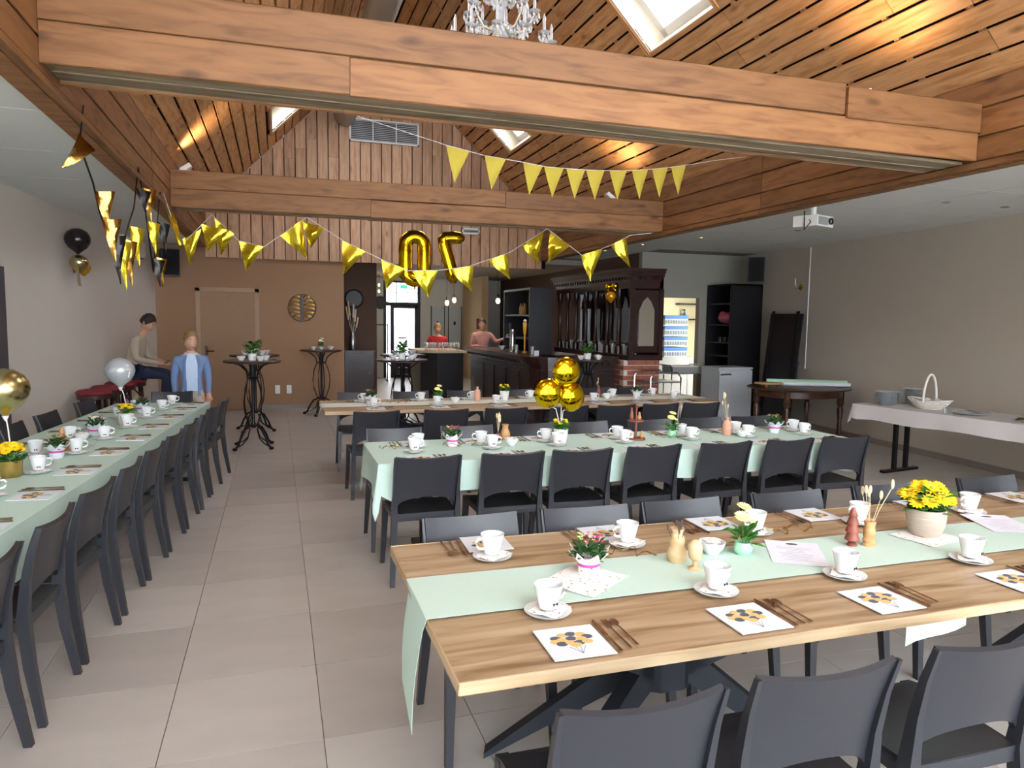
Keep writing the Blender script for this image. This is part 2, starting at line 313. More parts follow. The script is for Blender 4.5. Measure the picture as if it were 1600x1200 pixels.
# roof: dark deck behind, planks running along the hall, battens seen in the joints
SL = (XR-XL)/2*math.sqrt(2); XA = (XL+XR)/2; ZA = 3.5+(XR-XL)/2
DARK = PLAIN('roof_void_black', '140E0B', .95)
sky = {-1: [(5.9, 7.25, 1.61, 3.0), (11.12, 12.5, 1.61, 3.0), (.5, 1.8, 1.61, 3.0)], 1: [(6.08, 7.27, 1.58, 2.95), (11.16, 12.24, 1.58, 2.95), (.6, 1.75, 1.58, 2.95)]}
for s in (-1, 1):
    e = Vector((XL if s < 0 else XR, 0, 3.5)); du = Vector((-s, 0, 1)).normalized(); nv = Vector((s, 0, 1)).normalized()  # nv points outwards (up)
    pt = lambda u, y, h: e + du*u + Vector((0, y, 0)) + nv*h
    deck = MB(); holes = [(a-.02, b+.02, c-.02, d+.02) for a, b, c, d in sky[s]]; ys = sorted({YB, 14.0} | {q for k in holes for q in k[:2]})
    for y0, y1 in zip(ys[:-1], ys[1:]):
        hole = [k for k in holes if k[0] <= y0 and k[1] >= y1]
        for u0, u1 in ([(-.1, hole[0][2]), (hole[0][3], SL+.1)] if hole else [(-.1, SL+.1)]):
            deck.hexa([pt(u0, y0, .06), pt(u1, y0, .06), pt(u1, y1, .06), pt(u0, y1, .06), pt(u0, y0, .16), pt(u1, y0, .16), pt(u1, y1, .16), pt(u0, y1, .16)])
    roof = struct(deck.build('roof_slope_left' if s < 0 else 'roof_slope_right', DARK, ang=0))
    for k in range(23):
        u0 = .004+k*.19; u1 = min(u0+.167, SL)
        cuts = [YB+.02]; y = YB + random.uniform(1.2, 3.)
        while y < 13.0: cuts.append(y); y += random.uniform(1.9, 3.4)
        cuts.append(YG-.01)
        for y0, y1 in zip(cuts[:-1], cuts[1:]):
            segs = [(y0+.001, y1-.001)]
            for a, b, q0, q1 in sky[s]:
                if u1 > q0 and u0 < q1:
                    segs = [t for x0, x1 in segs for t in ((x0, min(x1, a)), (max(x0, b), x1)) if t[1]-t[0] > .04]
            for x0, x1 in segs:
                board('plank', pt((u0+u1)/2, x0, .014), pt((u0+u1)/2, x1, .014), du*(u1-u0), nv*.022, WD_ROOF, roof)
    for y in [i*.62+.3 for i in range(-3, 22)]:
        if not any(a-.1 < y < b+.1 for a, b, _, _ in sky[s]):
            board('batten', pt(.02, y, .042), pt(SL-.05, y, .042), Vector((0, .045, 0)), nv*.03, WD_ROOF, roof)
    for n, (y0, y1, u0, u1) in enumerate(sky[s]):
        RV = M('skylight_reveal', 'EFE3CF', .7); h = .30
        rv = MB()
        for q in (((u0, y0), (u1, y0), (u1, y0-.02), (u0, y0-.02)), ((u0, y1), (u1, y1), (u1, y1+.02), (u0, y1+.02)), ((u0, y0), (u0, y1), (u0-.02, y1), (u0-.02, y0)), ((u1, y0), (u1, y1), (u1+.02, y1), (u1+.02, y0))):
            rv.hexa([pt(a, b, .0) for a, b in q] + [pt(a, b, h) for a, b in q])
        wn = struct(rv.build('window_%d' % (5+n+(3 if s > 0 else 0)), RV, ang=0))
        fr = MB()
        for q in (((u0, y0), (u1, y0), (u1, y0+.09), (u0, y0+.09)), ((u0, y1-.09), (u1, y1-.09), (u1, y1), (u0, y1)), ((u0, y0), (u0+.09, y0), (u0+.09, y1), (u0, y1)), ((u1-.09, y0), (u1, y0), (u1, y1), (u1-.09, y1))):
            fr.hexa([pt(a, b, h-.06) for a, b in q] + [pt(a, b, h) for a, b in q])
        fr.build('window_frame', WHITE, wn, ang=0)
        q = ((u0+.05, y0+.05), (u1-.05, y0+.05), (u1-.05, y1-.05), (u0+.05, y1-.05))
        MB().hexa([pt(a, b, h-.035) for a, b in q] + [pt(a, b, h-.025) for a, b in q]).build('pane', PANE, wn, ang=0)
        for t in (((u0-.03, y0-.05), (u1+.03, y0-.05), 1), ((u0-.03, y1+.05), (u1+.03, y1+.05), 1), ((u0-.03, y0-.05), (u0-.03, y1+.05), 0), ((u1+.03, y0-.05), (u1+.03, y1+.05), 0)):
            board('casing', pt(*t[0], -.004), pt(*t[1], -.004), (Vector((0, .05, 0)) if t[2] else du*.05), nv*.02, WD_ROOF, wn)
    # fascia: lower trim and three boards on each side
    fb = struct(MB().bb((e.x, YB, ZF), (e.x+s*.12, 14, 3.6)).build('trim_1' if s < 0 else 'trim_2', WD_BEAM, ang=0))
    for z0, z1, t in ((ZF-.0, ZF+.055, .05), (ZF+.06, 3.085, .03), (3.09, 3.295, .03), (3.3, 3.5, .03)):
        ys = [YB+.02, 2.4 if s < 0 else 1.3, 7.9 if s < 0 else 6.7, YG-.01]
        for y0, y1 in zip(ys[:-1], ys[1:]):
            board('fascia_board', (e.x-s*(t/2+.001), y0+.001, (z0+z1)/2), (e.x-s*(t/2+.001), y1-.001, (z0+z1)/2), (0, 0, z1-z0-.004), (t, 0, 0), WD_BEAM, fb)
# gable at the far end: vertical boards with dark joints, down to z 2.69
gb = MB(); gb.add([(XL, YG+.05, 2.7), (XR+.1, YG+.05, 2.7), (XR+.1, YG+.05, 3.5), (XA, YG+.05, ZA), (XL, YG+.05, 3.5), (XL, YG+.12, 2.7), (XR+.1, YG+.12, 2.7), (XR+.1, YG+.12, 3.5), (XA, YG+.12, ZA), (XL, YG+.12, 3.5)],
       [(0, 1, 2, 3, 4), (9, 8, 7, 6, 5), (0, 5, 6, 1), (1, 6, 7, 2), (2, 7, 8, 3), (3, 8, 9, 4), (4, 9, 5, 0)])
gab = struct(gb.build('wall_gable', DARK, ang=0))
k = 0; x = XL+.005
while x < XR:
    x1 = min(x+.176, XR); xm = (x+x1)/2; top = min(3.52+(x1-XL), 3.52+(XR-x))
    cuts = [2.69] + ([random.uniform(3.4, 5.)] if top > 5 else []) + [top]
    for z0, z1 in zip(cuts[:-1], cuts[1:]):
        board('board', (xm, YG+.02, z0+.001), (xm, YG+.02, z1-.001), (x1-x, 0, 0), (0, .024, 0), WD_GAB, gab)
    x += .19
# near gable (behind the camera): glazing between timber mullions, added to light the roof
ng = MB(); ng.bb((XL, YB-.1, 2.9), (XR, YB, 3.05))
for q in range(7):
    x = XL+.05+(XR-XL-.1)*q/6; top = 3.5+min(x-XL, XR-x); ng.bb((x-.05, YB-.1, 2.9), (x+.05, YB, top))
for a, b in (((XL, 3.42), (XA, ZA-.08)), ((XR, 3.42), (XA, ZA-.08))): ng.tube([(a[0], YB-.05, a[1]), (b[0], YB-.05, b[1])], .08, 6)
gn = struct(ng.build('window_20', WD_BEAM, ang=0)); MB().add([(XL, YB-.06, 2.95), (XR, YB-.06, 2.95), (XR, YB-.06, 3.5), (XA, YB-.06, ZA), (XL, YB-.06, 3.5), (XL, YB-.05, 2.95), (XR, YB-.05, 2.95), (XR, YB-.05, 3.5), (XA, YB-.05, ZA), (XL, YB-.05, 3.5)], [(0, 1, 2, 3, 4), (9, 8, 7, 6, 5), (0, 5, 6, 1), (1, 6, 7, 2), (2, 7, 8, 3), (3, 8, 9, 4), (4, 9, 5, 0)]).build('pane', PANE, gn, ang=0)
# two boxed tie beams
def beam(n, yl, yr, zl, zr, h, th, label):
    t = thing('tie_beam', label, 'beam', (0, 0, 0))
    x0, x1 = XL+.031, XR-.031
    seam = h*.5
    for (a, b, m) in ((0, seam-.002, WD_BEAM), (seam+.002, h, WD_BEAM)):
        for cut in ([x0, x0+1.55+n*.7, x1] if a == 0 else [x0, x1-1.2-n, x1],):
            for c0, c1 in zip(cut[:-1], cut[1:]):
                g = lambda x: (x-x0)/(x1-x0)
                for yo in (0, th-.03):
                    board('beam_board', (c0, yl+(yr-yl)*g(c0)+.015+yo, zl+(zr-zl)*g(c0)+(a+b)/2), (c1-.002, yl+(yr-yl)*g(c1)+.015+yo, zl+(zr-zl)*g(c1)+(a+b)/2), (0, 0, b-a), (0, .03, 0), m, t)
    for q in (0, 1):
        yo = .03+(th-.06)*(q+.5)/2
        board('soffit_board', (x0, yl+yo, zl+.03), (x1, yr+yo, zr+.03), (0, (th-.06)/2-.003, 0), (0, 0, .025), WD_BEAMU, t)
    board('top_board', (x0, yl+th/2, zl+h-.015), (x1, yr+th/2, zr+h-.015), (0, th-.062, 0), (0, 0, .025), WD_BEAM, t)
    return t
beam(0, 4.352, 4.129, 2.955, 2.888, .43, .40, 'thick boxed larch tie beam nearest the camera')
beam(1, 9.18, 8.77, 2.92, 2.877, .42, .34, 'boxed larch tie beam in front of the far gable')
# ------------------------------------------------------------------ chairs (front = +y, back at -y)
def chair_meshes():
    # backrest: curved shell with a half-moon cut above the seat
    g = []
    for i in range(13):
        u = -1+2*i/12; col = []
        zb = .475+.085*math.sqrt(max(0, 1-(u*1.02)**2)) if abs(u) < .98 else .475
        zt = .82-.012*(1-u*u)
        for j in range(7):
            z = zb+(zt-zb)*j/6; k = (z-.45)/.37
            col.append((u*(.203+.006*k), -.195-.075*k*k-.032*(1-u*u), z))
        g.append(col)
    back = MB().shell(g, .018).mesh('backrest', CHAIR, 50)
    st = []
    for i in range(9):
        u = -1+2*i/8; row = []
        for j in range(9):
            v = -1+2*j/8; w_ = .205+.012*v
            row.append((u*w_, v*.205-.002, .452-.014*(1-u*u)*(1-v*v*.6)-(.012 if j == 8 else 0)))
        st.append(row)
    s = MB().shell(st, .022); s.bb((-.2, .17, .405), (.2, .2, .44)); s.bb((-.195, -.205, .40), (.195, -.185, .45))
    for q in (-1, 1): s.bb((q*.2-.012, -.19, .405), (q*.2+.012, .19, .44))
    seat = s.mesh('seat', CHAIR, 50)
    def leg(p, r):
        mb = MB(); pts = []
        for (x, y, z), (a, b) in zip(p, r): pts.append([(x-a, y-b, z), (x+a, y-b, z), (x+a, y+b, z), (x-a, y+b, z)])
        v = [q for ring in pts for q in ring]; n = len(p)
        f = [(3, 2, 1, 0), tuple(4*(n-1)+k for k in range(4))] + [(4*i+k, 4*i+(k+1) % 4, 4*i+4+(k+1) % 4, 4*i+4+k) for i in range(n-1) for k in range(4)]
        return mb.add(v, f).mesh('leg', CHAIR, 40)
    rear = [leg([(s_*.225, -.255, 0), (s_*.212, -.215, .25), (s_*.203, -.197, .45), (s_*.204, -.21, .6), (s_*.207, -.236, .72), (s_*.209, -.27, .822)], [(.014, .015), (.018, .02), (.019, .023), (.011, .017), (.008, .013), (.006, .009)]) for s_ in (-1, 1)]
    front = [leg([(s_*.215, .225, 0), (s_*.205, .2, .25), (s_*.198, .185, .44)], [(.014, .015), (.018, .019), (.02, .022)]) for s_ in (-1, 1)]
    return back, seat, rear, front
CB, CS, CR, CF = chair_meshes()
def chair(x, y, rz, label, group):
    t = thing('dining_chair', label, 'chair', (x, y, 0), rz, group)
    put(CB, 'backrest', t); put(CS, 'seat', t)
    for m in CR+CF: put(m, 'leg', t)
    return t
N_ = 'anthracite plastic chair'
for k, x in enumerate((.79, 1.31, 1.87)): chair(x, 1.65, R(random.uniform(-3, 3)), N_+' on the near side of the front oak table, %s from left' % ORD[k], 'chairs on the near side of the front table')
for k, x in enumerate((.80, 1.335, 1.852, 2.464, 3.10, 3.84)): chair(x, 2.72, math.pi+R(random.uniform(-2, 2)), N_+' behind the front oak table, %s from left' % ORD[k], 'chairs on the far side of the front table')
for k, x in enumerate((.886, 1.45, 1.953, 2.47, 3.06, 3.61, 4.15)): chair(x, 4.62, R(random.uniform(-3, 3)), N_+' on the near side of the middle mint table, %s from left' % ORD[k], 'chairs on the near side of the middle table')
for k, x in enumerate((.856, 1.437, 2.0, 2.48, 3.1, 3.62, 4.18)): chair(x, 5.3, math.pi+R(random.uniform(-3, 3)), N_+' on the far side of the middle mint table, %s from left' % ORD[k], 'chairs on the far side of the middle table')
for k, x in enumerate((.855, 1.534, 2.137, 2.774, 3.316, 3.823, 4.336)): chair(x, 6.88, R(random.uniform(-4, 4)), N_+' on the near side of the far oak table, %s from left' % ORD[k], 'chairs on the near side of the far table')
for k, x in enumerate((.85, 1.5, 2.15, 2.8, 3.35, 3.9, 4.4)): chair(x, 8.12, math.pi+R(random.uniform(-3, 3)), N_+' on the far side of the far oak table, %s from left' % ORD[k], 'chairs on the far side of the far table')
TA = math.atan(.0869)                                   # the left table is turned a little
lx = lambda y, o: -1.108+(y-3.43)*.0869+o               # right edge of the left table plus offset
for k, y in enumerate((2.91, 3.475, 4.045, 4.6, 5.16, 5.73, 6.29, 6.86, 7.42, 7.95)):
    chair(lx(y, -.07), y, math.pi/2-TA+R(random.uniform(-3, 3)), N_+' on the aisle side of the left table, %s from the camera' % ORD[k], 'chairs on the aisle side of the left table')
for k, y in enumerate((6.4, 7.07, 8.0)):
    chair(lx(y, -.86), y, -math.pi/2-TA+R(random.uniform(-4, 4)), N_+' on the wall side of the left table, %s from the camera' % ORD[k], 'chairs on the wall side of the left table')
chair(-1.13, 8.56, math.pi, N_+' at the far head of the long left table', 'chair at the head of the left table')
# ------------------------------------------------------------------ long tables
T = .755
def spider(t, x, y):
    """steel spider base: four slanting blade legs meeting in a hub"""
    for a, b in ((-1, -1), (1, -1), (1, 1), (-1, 1)):
        p = [(x+a*.06, y+b*.03), (x+a*.62, y+b*.25)]
        for q in (1, -1):   # lower leg and upper arm
            z0, z1 = (.43, .0) if q == 1 else (.43, T-.035)
            d = Vector((p[1][0]-p[0][0], p[1][1]-p[0][1], 0)).normalized(); n = Vector((-d.y, d.x, 0))*.03
            A = Vector((*p[0], 0)); B = Vector((*p[1], 0)); h = .07
            zs = [(z0-h, z0+h), ((0, .02) if q == 1 else (z1-.02, z1))]
            MB().hexa([A-n+Vector((0, 0, zs[0][0])), A+n+Vector((0, 0, zs[0][0])), B+n+Vector((0, 0, zs[1][0])), B-n+Vector((0, 0, zs[1][0])), A-n+Vector((0, 0, zs[0][1])), A+n+Vector((0, 0, zs[0][1])), B+n+Vector((0, 0, zs[1][1])), B-n+Vector((0, 0, zs[1][1]))]).build('leg' if q == 1 else 'arm', STEELG, t, ang=0)
    MB().prism([(x+.13*math.cos(R(a)), y+.09*math.sin(R(a))) for a in range(22, 382, 45)], .33, .53).build('hub', STEELG, t, ang=0)
    MB().bb((x-.4, y-.06, T-.045), (x+.4, y+.06, T-.036)).build('mount_plate', STEELG, t, ang=0)
def oak_table(label, x0, x1, y0, y1, hubs):
    t = thing('oak_dining_table', label, 'table', (0, 0, 0))
    b = board('table_top', (x0, (y0+y1)/2, T-.02), (x1, (y0+y1)/2, T-.02), (0, y1-y0, 0), (0, 0, .036), WD_OAK, t, bev=.003)
    for p, q, wv in (((x0-.001, y0+.001, T-.02), (x1, y0+.001, T-.02), 0), ((x0-.001, y1-.001, T-.02), (x1, y1-.001, T-.02), 0)):
        board('edge_band', p, q, (0, .006, 0), (0, 0, .034), WD_OAKE, t, bev=.001)
    board('edge_band', (x0-.001, y0, T-.02), (x0-.001, y1, T-.02), (.006, 0, 0), (0, 0, .034), WD_OAKE, t, bev=.001)
    for x in hubs: spider(t, x, (y0+y1)/2)
    return t
oak_table('long bare oak dining table nearest the camera, with mint runner', .43, 5.0, 1.703, 2.862, (1.36, 3.9))
oak_table('far oak dining table with cream runner in front of the bar', .44, 4.96, 7.2, 8.16, (1.5, 3.9))
def trestle(label, c, d, L_, W_, name='folding_table', sp=.045):
    t = thing(name, label, 'table', (c[0], c[1], 0), math.atan2(d[1], d[0]))
    MB().bb((-L_/2, -W_/2, T-.035), (L_/2, W_/2, T-.006)).build('table_top', WD_OAK, t)
    for s in (-1, 1):
        x = s*(L_/2-.35)
        f = MB().bb((x-.03, -W_/2+.06, 0), (x+.03, W_/2-.06, .03)); f.build('foot', BLACKM, t)
        for q in (-sp, sp): MB().bb((x-.02, q-.022, .03), (x+.02, q+.022, T-.035)).build('leg', BLACKM, t)
    return t
trestle('long table under the mint cloth in the middle row', (2.5, 4.91), (1, 0), 3.76, .8)
LC_ = lc = (lx(5.2, -.45), 5.2); trestle('long table under the mint cloth along the left wall', lc, (.0869, 1), 6.1, .88)
trestle('folding table under the grey cloth by the right wall', (6.93, 5.5), (.15, -.99), 2.4, .72, sp=.1)
def cloth(name, label, c, d, L_, W_, drop, mat, z=T, wave=.012, tip=.12, cat='tablecloth', seed=1):
    """draped cloth: top sheet plus a waved skirt whose corners hang lower"""
    rnd = random.Random(seed); a = math.atan2(d[1], d[0]); hl, hw = L_/2, W_/2; rc = .012
    per = []
    cs = [(hl, -hw, -90), (hl, hw, 0), (-hl, hw, 90), (-hl, -hw, 180)]
    for i, (x, y, a0) in enumerate(cs):
        for k in range(7):
            an = R(a0+15*k); w_ = 1-abs(k-3)/3
            per.append((x-math.copysign(rc, x)+rc*math.cos(an), y-math.copysign(rc, y)+rc*math.sin(an), math.cos(an), math.sin(an), w_))
        nx = cs[(i+1) % 4]; n = max(3, int(math.hypot(nx[0]-x, nx[1]-y)/.09))
        an = R(a0+90)
        for k in range(1, n):
            per.append((x+(nx[0]-x)*k/n+(0 if abs(nx[0]-x) > 1e-6 else math.copysign(0, x)), y+(nx[1]-y)*k/n, math.cos(an), math.sin(an), max(0, 1-min(k, n-k)/3)*.35))
    n = len(per); mb = MB(); v = []; rows = 6
    ph = [rnd.uniform(0, 6.28) for _ in range(4)]
    for r in range(rows):
        for i, (x, y, nx, ny, w_) in enumerate(per):
            s = i*.09; k = r/(rows-1)
            wv = wave*(math.sin(s*9+ph[0])+.6*math.sin(s*17+ph[1]))*k + .035*w_*k + .012*k + .004
            dz = (drop+tip*w_+.008*math.sin(s*6+ph[2]))*k
            v.append((x+nx*wv, y+ny*wv, z+.003-dz-(0.004 if r else 0)))
    f = [(r*n+i, r*n+(i+1) % n, (r+1)*n+(i+1) % n, (r+1)*n+i) for r in range(rows-1) for i in range(n)]
    f.append(tuple(range(n))); mb.add(v, f)
    o = mb.build(name, mat, None, (c[0], c[1], 0), a, ang=60)
    return tag(o, label, cat)
cloth('tablecloth', 'mint paper cloth draped over the middle table', (2.5, 4.91), (1, 0), 3.8, .82, .2, MINT, tip=.17)
cloth('tablecloth', 'mint paper cloth draped over the long left table', lc, (.0869, 1), 6.14, .9, .24, MINT, seed=3)
cloth('tablecloth', 'grey linen cloth draped over the buffet table by the right wall', (6.93, 5.5), (.15, -.99), 2.44, .76, .16, GREYC, seed=5, tip=.06)
def runner(label, x0, x1, y0, y1, dl, dr, mat):
    g = []; pr = []
    n = 10
    for k in range(n+1): pr.append((x0-.014-.035*math.sin(k/n*1.6)*(1-k/n*.2), T+.004-dl*(1-k/n)))
    pr = [(x0-.012-.03*math.sin(min(1, (1-k/n)*1.3)*1.5), T-.004-dl*(1-k/n)) for k in range(n)] + [(x0-.006, T+.003), (x0+.01, T+.004)]
    pr += [(x0+(x1-x0)*k/24, T+.0035+.0008*math.sin(k*2.1)) for k in range(1, 24)]
    pr += [(x1-.01, T+.004), (x1+.006, T+.003)] + [(x1+.012, T-.004-dr*k/n) for k in range(1, n+1)]
    for i, (x, z) in enumerate(pr):
        sk = .06*max(0, (T-z)/.4)
        g.append([(x+(.02*j/6 if z < T-.02 else 0), y0+(y1-y0)*j/6+sk*(1-j/6), z-(.1*(1-j/6)*max(0, (T-.05-z)) if x < x0 else 0)) for j in range(7)])
    return tag(MB().shell(g, .0012).build('table_runner', mat, ang=60), label, 'table runner')
runner('mint paper runner along the front oak table, hanging over its end', .43, 5.0, 2.10, 2.46, .36, .2, MINT)
runner('pale cream runner along the far oak table', .44, 4.96, 7.52, 7.86, .12, .1, M('cream_runner', 'E4E8DA', .85))
# ------------------------------------------------------------------ place settings
CUP = MB().lathe([(.026, 0), (.03, .003), (.036, .03), (.042, .055), (.047, .078), (.0445, .078), (.039, .05), (.028, .008), (.0, .006)], 24, cap=False).mesh('cup_body', PORC, 60)
hp = [(.040, 0, .062), (.058, 0, .064), (.068, 0, .052), (.066, 0, .036), (.054, 0, .024), (.036, 0, .022)]
HAND = MB().tube(hp, .0055, 8).mesh('handle', PORC, 60)
BADGE = MB()
for s in (-1, 1):
    BADGE.add([(s*.001, -.0005, .0), (s*.009, -.0005, -.005), (s*.009, -.0005, .006), (s*.001, -.001, .003), (s*.001, .0008, 0), (s*.009, .0008, -.005), (s*.009, .0008, .006), (s*.001, .0008, .003)], [(0, 1, 2, 3), (7, 6, 5, 4), (0, 4, 5, 1), (1, 5, 6, 2), (2, 6, 7, 3), (3, 7, 4, 0)])
BADGE = BADGE.mesh('badge', PLAIN('print_black', '14181C', .5), 0)
SAUC = MB().lathe([(.03, 0), (.045, .002), (.075, .011), (.076, .013), (.045, .006), (.03, .005), (0, .005)], 28, cap=False).mesh('saucer', PORC, 60)
FLOR = M('floral_paper', 'EDE7E6', .85, var=.02)
def floral(name):
    m, nt, N, L, p = nodes(name)
    tc = N.new('ShaderNodeTexCoord'); vo = N.new('ShaderNodeTexVoronoi'); vo.inputs['Scale'].default_value = 55
    L.new(tc.outputs['Object'], vo.inputs['Vector'])
    cr = N.new('ShaderNodeValToRGB'); e = cr.color_ramp.elements; e[0].position = .22; e[0].color = (1, 1, 1, 1); e[1].position = .3; e[1].color = (0, 0, 0, 1)
    L.new(vo.outputs['Distance'], cr.inputs[0])
    c2 = N.new('ShaderNodeValToRGB'); q = c2.color_ramp; q.interpolation = 'CONSTANT'
    q.elements[0].color = lin('C8474F'); q.elements[1].position = .85; q.elements[1].color = lin('7C5FA0')
    for ps, h in ((.2, 'EDE9E6'), (.5, '7FA35E'), (.62, 'EDE9E6'), (.75, 'E3A33E')):
        x = q.elements.new(ps); x.color = lin(h)
    L.new(vo.outputs['Color'], c2.inputs[0])
    mx = N.new('ShaderNodeMix'); mx.data_type = 'RGBA'; mx.inputs[6].default_value = lin('F0EDEA'); L.new(cr.outputs[0], mx.inputs[0]); L.new(c2.outputs[0], mx.inputs[7])
    L.new(mx.outputs[2], p.inputs['Base Color']); p.inputs['Roughness'].default_value = .85; return m
FLOR = floral('floral_napkin_print')
def wavy(w_, h, t, amp, seed, n=8):
    r = random.Random(seed); a, b = r.uniform(0, 6), r.uniform(0, 6)
    return MB().shell([[(-w_/2+w_*i/n, -h/2+h*j/n, amp*(math.sin(i*1.1+a)+math.sin(j*1.3+b)+2)) for j in range(n+1)] for i in range(n+1)], t)
FNAP = wavy(.115, .1, .001, .0016, 3).mesh('floral_napkin', FLOR, 60)
PNAP = MB().bb((-.0925, -.0975, 0), (.0925, .0975, .003)).mesh('paper_napkin', PAPER, 0)
# balloon-bunch print on the paper napkins: thin inked ovals and strings
pb = MB()
def oval(x, y, a, b, mi, z):
    pb.mi = mi; n = 14; pb.prism([(x+a*math.cos(6.2832*k/n), y+b*math.sin(6.2832*k/n)) for k in range(n)], .003, z)
bal = [(-.045, .03, 1), (-.02, .045, 0), (.008, .048, 1), (.035, .04, 0), (.05, .022, 1), (-.052, .008, 0), (-.03, .015, 0), (.0, .02, 1), (.028, .012, 0), (-.038, -.008, 1), (-.01, -.005, 0), (.015, -.01, 1), (.04, -.008, 0), (.0, -.022, 0)]
for i, (x, y, c) in enumerate(bal): oval(x, y, .017, .014, c, .0031+.00006*i)
pb.mi = 1
for x in (-.03, -.01, .01, .03): pb.prism([(x*.8, -.03), (x*.8+.0012, -.03), (.0015, -.075), (0, -.075)], .003, .0033)
PRINT = pb.mesh('balloon_print', [M('print_gold', 'D8B878', .8), M('print_slate', '585B66', .8)], 0)
KN = MB(); KN.tube([(0, -.11, .004), (0, -.03, .004), (0, .01, .003)], [.005, .0045, .003], 8, flat=.6); KN.prism([(-.004, .0), (.006, .0), (.008, .06), (.003, .11), (-.004, .1)], .001, .004)
FK = MB(); FK.tube([(0, -.1, .003), (0, .02, .004), (0, .045, .003)], [.0045, .0025, .004], 8, flat=.5); FK.prism([(-.009, .05), (.009, .05), (.006, .04), (-.006, .04)], .002, .005)
for q in (-.0078, -.0026, .0026, .0078): FK.bb((q-.0011, .05, .002), (q+.0011, .095, .0045))
SP = MB(); SP.tube([(0, -.095, .003), (0, .03, .004), (0, .05, .003)], [.0045, .0025, .004], 8, flat=.5); SP.ball((0, .068, .004), (.013, .024, .003), 12, 6)
KN, FK, SP = KN.mesh('table_knife', COPPER, 50), FK.mesh('table_fork', COPPER, 50), SP.mesh('table_spoon', COPPER, 50)
CUPN = {}
def cup(x, y, rz, where, group, z=T, badge=True):
    tag(put(SAUC, 'saucer', None, (x, y, z), rz), 'white saucer under the cup, '+where, 'saucer', 'saucers '+group)
    tag(put(FNAP, 'floral_napkin', None, (x+.004, y-.004, z+.0115), rz+.5), 'floral napkin under the cup, '+where, 'napkin', 'floral napkins '+group)
    t = thing('coffee_cup', 'white coffee cup, '+where, 'cup', (x, y, z+.019), rz, 'coffee cups '+group)
    put(CUP, 'cup_body', t); put(HAND, 'handle', t)
    if badge: put(BADGE, 'badge', t, (0, -.0405, .022), (R(-10), 0, 0))['label'] = 'small black printed badge'
def place(x, y, rz, where, group, z=T, cupat=.25, side=.135, cup_rz=None, swap=1, cx=0.):
    """napkin centre at x,y; +y of the setting points away from the guest"""
    c, s = math.cos(rz), math.sin(rz); w_ = lambda a, b: (x+a*c-b*s, y+a*s+b*c)
    t = tag(put(PNAP, 'paper_napkin', None, (x, y, z), rz+random.uniform(-.04, .04)), 'white paper napkin printed with balloons, '+where, 'napkin', 'balloon napkins '+group)
    p = put(PRINT, 'balloon_print', t); p['label'] = 'printed bunch of gold and slate balloons'
    for me, nm, o in ((KN, 'table_knife', 0), (FK, 'table_fork', .034), (SP, 'table_spoon', .062)):
        q = w_(swap*(side-.025+o), .02+random.uniform(-.006, .006))
        tag(put(me, nm, None, (*q, z), rz+random.uniform(-.05, .05)), 'copper-coloured %s, %s' % (nm[6:], where), nm[6:], nm.replace('_', ' ')+'s '+group)
    if cupat is not None: q = w_(cx, cupat); cup(q[0], q[1], rz if cup_rz is None else cup_rz, where, group, z)
g = 'on the front table'
for k, (x, cx) in enumerate(((.80, .803), (1.395, 1.422), (1.92, 1.97), (2.555, 2.587), (3.15, 3.17))):
    place(x, 1.832, 0, 'near side of the front oak table, %s from left' % ORD[k], g, cupat=.215, cx=cx-x, cup_rz=.25)
for k, (x, cx) in enumerate(((.81, .783), (1.35, 1.366), (1.9, 1.995), (2.46, 2.568), (3.15, 3.252), (3.8, 3.85))):
    place(x, 2.78, math.pi, 'far side of the front oak table, %s from left' % ORD[k], g, cupat=.18, cx=x-cx, cup_rz=math.pi+.1)
g = 'on the middle table'
for k, x in enumerate((.89, 1.45, 1.95, 2.5, 3.08, 3.6, 4.15)): place(x, 4.6, 0, 'near side of the middle mint table, %s from left' % ORD[k], g, cupat=.24, z=T+.004)
for k, x in enumerate((.95, 1.42, 1.93, 2.53, 3.1, 3.62, 4.2)): place(x, 5.2, math.pi, 'far side of the middle mint table, %s from left' % ORD[k], g, cupat=.17, z=T+.004)
g = 'on the far table'
for k, x in enumerate((.95, 1.62, 2.28, 2.87, 3.45, 4.0, 4.5)): place(x, 7.32, 0, 'near side of the far oak table, %s from left' % ORD[k], g, cupat=.16)
for k, x in enumerate((.9, 1.53, 2.13, 2.83, 3.4, 3.9, 4.45)): place(x, 8.05, math.pi, 'far side of the far oak table, %s from left' % ORD[k], g, cupat=.15)
g = 'on the left table'
for k, y in enumerate((2.95, 3.53, 4.13, 4.71, 5.31, 5.88, 6.45, 7.05, 7.6, 8.02)): place(lx(y, -.125), y, math.pi/2-TA, 'aisle side of the left table, %s from camera' % ORD[k], g, cupat=.2, z=T+.004, cup_rz=.3)
for k, y in enumerate((4.2, 4.8, 5.35, 5.95, 6.5, 7.1, 7.65)): place(lx(y, -.76), y, -math.pi/2-TA, 'wall side of the left table, %s from camera' % ORD[k], g, cupat=.2, z=T+.004, cup_rz=.3)
